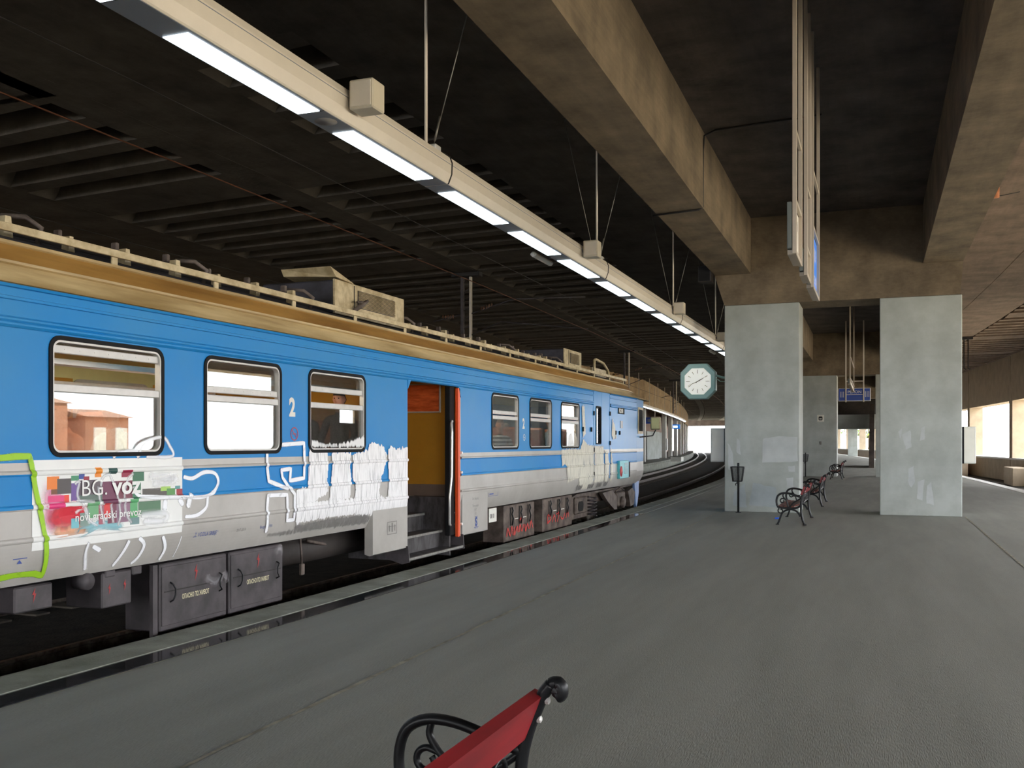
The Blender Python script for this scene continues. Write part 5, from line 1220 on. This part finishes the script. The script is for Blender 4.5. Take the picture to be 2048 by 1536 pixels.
MB().cbox((-1.36, 46.87, 4.48), (-.66, 46.92, 4.53), .004).build('cross_rail', M['lampbody'], hs)
# signs of the far platform
for y, m, lb in ((128, 'signlit', 'lit blue sign hanging over the far platform'), (92, 'signblue', 'unlit dark blue sign over the nearer part of the far platform')):
    x = -14.7 - off(y)
    o = MB().cbox((x - 1.1, y - .1, 3.55), (x + .1, y + .1, 4.15), .02).build('hanging_sign', M[m], org=(x, y, 3.55)); tag(o, lb, 'sign')
    MB().cbox((x - .8, y - .11, 3.72), (x - .2, y - .1, 3.98), .003).build('white_panel', emit_mat('sign_glow', (230, 245, 255), 3) if m == 'signlit' else M['lampgrey'], o)
    for dx_ in (-.9, -.1): MB().box((x + dx_ - .02, y - .02, 4.15), (x + dx_ + .02, y + .02, 7.0)).build('post', M['lampbody'], o)
o = MB().cbox((-17.9, 89, 0), (-16.9, 90.2, .42), .03).build('planter_box', M['white_col'], org=(-17.4, 89.5, 0)); tag(o, 'low white box on the far platform behind the cab', 'box')
MB().cbox((-17.95, 88.95, .42), (-16.85, 90.25, .48), .01).build('lid', M['coping'], o)

# ================================================================== WIRES, CONDUITS AND SMALL CEILING FITTINGS
def wire(name, fx_, z, r, m, label, ys=[-9, 0, 10, 20, 30, 45, 60, 80, 100, 130, 160, 200, 240]):
    o = MB().tube([(fx_(y), y, z(y)) for y in ys], r, 6).build(name, m); tag(o, label, 'overhead wire'); return o
wire('contact_wire', lambda y: -8.2 - off(y), lambda y: 5.2, .010, M['wire'], 'copper contact wire strung over the blue train')
wire('messenger_wire', lambda y: -8.9 - off(y), lambda y: 6.28 + .05 * math.sin(y / 4.6), .008, M['cable'], 'thin messenger wire above the copper contact wire')
wire('contact_wire', lambda y: -12.4 - off(y), lambda y: 5.25, .009, M['cable'], 'dark contact wire over the far curving track')
for Y, wh in ((29.2, 'nearest, above the train roof'), (57, 'second along the tracks'), (85, 'third, beyond the cab')):
    x = -12.3 - off(Y)
    d = thing('catenary_hanger', (x, Y, 7.25), 'steel drop post with insulators hanging between the tracks, ' + wh, 'catenary post', 'catenary drop posts')
    MB().cbox((x - .5, Y - .15, 7.1), (x + .5, Y + .15, 7.25), .02).build('ceiling_plate', M['cable'], d)
    MB().cbox((x - .20, Y - .06, 4.3), (x - .10, Y + .06, 7.1), .01).build('post', M['underframe'], d)
    MB().cbox((x + .10, Y - .05, 4.3), (x + .18, Y + .05, 7.1), .01).build('post', M['lampbody'], d)
    mb = MB()
    for k in range(9): mb.tube([(x - .12, Y, 4.5 + .3 * k), (x + .12, Y, 4.65 + .3 * k)], .012, 5)
    mb.build('lattice', M['underframe'], d)
    arm_ = MB().tube([(x + .15, Y, 5.9), (x + 1.6, Y, 6.3), (x + 4.0, Y, 6.25)], .025, 6).tube([(x + .15, Y, 5.2), (x + 1.2, Y, 5.6), (x + 4.1, Y, 5.24)], .02, 6).tube([(x - .15, Y, 5.9), (x - 1.2, Y, 5.7)], .02, 6).build('arm', M['underframe'], d)
    for s, zz in ((1, 6.04), (-1, 5.84)):
        for k in range(5): MB().lathe([(.03, 0), (.07, .02), (.03, .04)], (x + s * (.5 + .09 * k), Y, zz + .028 * k * s * (s > 0)), 10, axis='x').build('insulator_disc', M['wall_brown'], arm_)
# conduit across beam and ceiling
cd = MB().tube([(-3.86, 17.6, 5.86), (-3.0, 17.45, 5.86), (-2.93, 17.45, 5.9), (-2.925, 17.45, 6.9), (-2.90, 17.45, 7.17), (-2.7, 17.4, 7.228), (-.9, 17.2, 7.228)], .018, 6).build('cable_conduit', M['cable'], org=(-2.9, 17.4, 7))
tag(cd, 'thin dark cable running over the beam side and along the ceiling', 'cable')
mbp = MB().lathe([(.085, 0), (.085, .22), (.075, .22)], (2.35, 23.3, 6.98), 16).build('drain_pipe', M['terracotta'], org=(2.35, 23.3, 7)); tag(mbp, 'short orange clay drain pipe stub under the tan ceiling', 'pipe')
lf = MB().lathe([(.02, 0), (.13, .05), (.11, .09)], (2.4, 18.9, 7.16), 14).build('ceiling_lamp', M['rubber'], org=(2.4, 18.9, 7.2)); tag(lf, 'small dark ceiling lamp holder beside the window side beam', 'lamp')
MB().tube([(2.5, 18.9, 7.2), (2.8, 18.9, 7.14), (3.0, 18.95, 7.2)], .008, 5).build('loose_wire', M['cable'], lf)
MB().tube([(2.2, 23.9, 7.24), (2.3, 23.8, 7.1), (2.9, 23.9, 7.2)], .01, 5).build('loose_wire', M['cable'], mbp)
for z0, y_, lb in ((6.6, 21.3, 'dark box on the far face of the train side beam, further from the pillar'), (6.0, 24.0, 'dark box on the far face of the train side beam by the crosshead')):
    o = MB().cbox((-4.15, y_, z0 - .35), (-3.83, y_ + .4, z0 + .05), .01).build('junction_box', M['cable'], org=(-4, y_, z0)); tag(o, lb, 'junction box')
    MB().box((-4.13, y_ - .005, z0 - .33), (-3.86, y_, z0 + .03)).build('lid', M['rubber'], o)
# lamp post hanger on the window side, hook from the ceiling
x = 5.9 - off(55)
hk = thing('catenary_hanger', (x, 56, 7.25), 'dark double rod hanger below the ceiling by the window wall', 'catenary post')
MB().cbox((x - .35, 55.9, 7.1), (x + .35, 56.2, 7.25), .02).build('ceiling_plate', M['cable'], hk)
for d_ in (-.08, .12): MB().tube([(x + d_, 56, 7.1), (x + d_, 56, 5.6), (x + d_ + .1, 56, 5.55)], .03, 6).build('rod', M['cable'], hk)
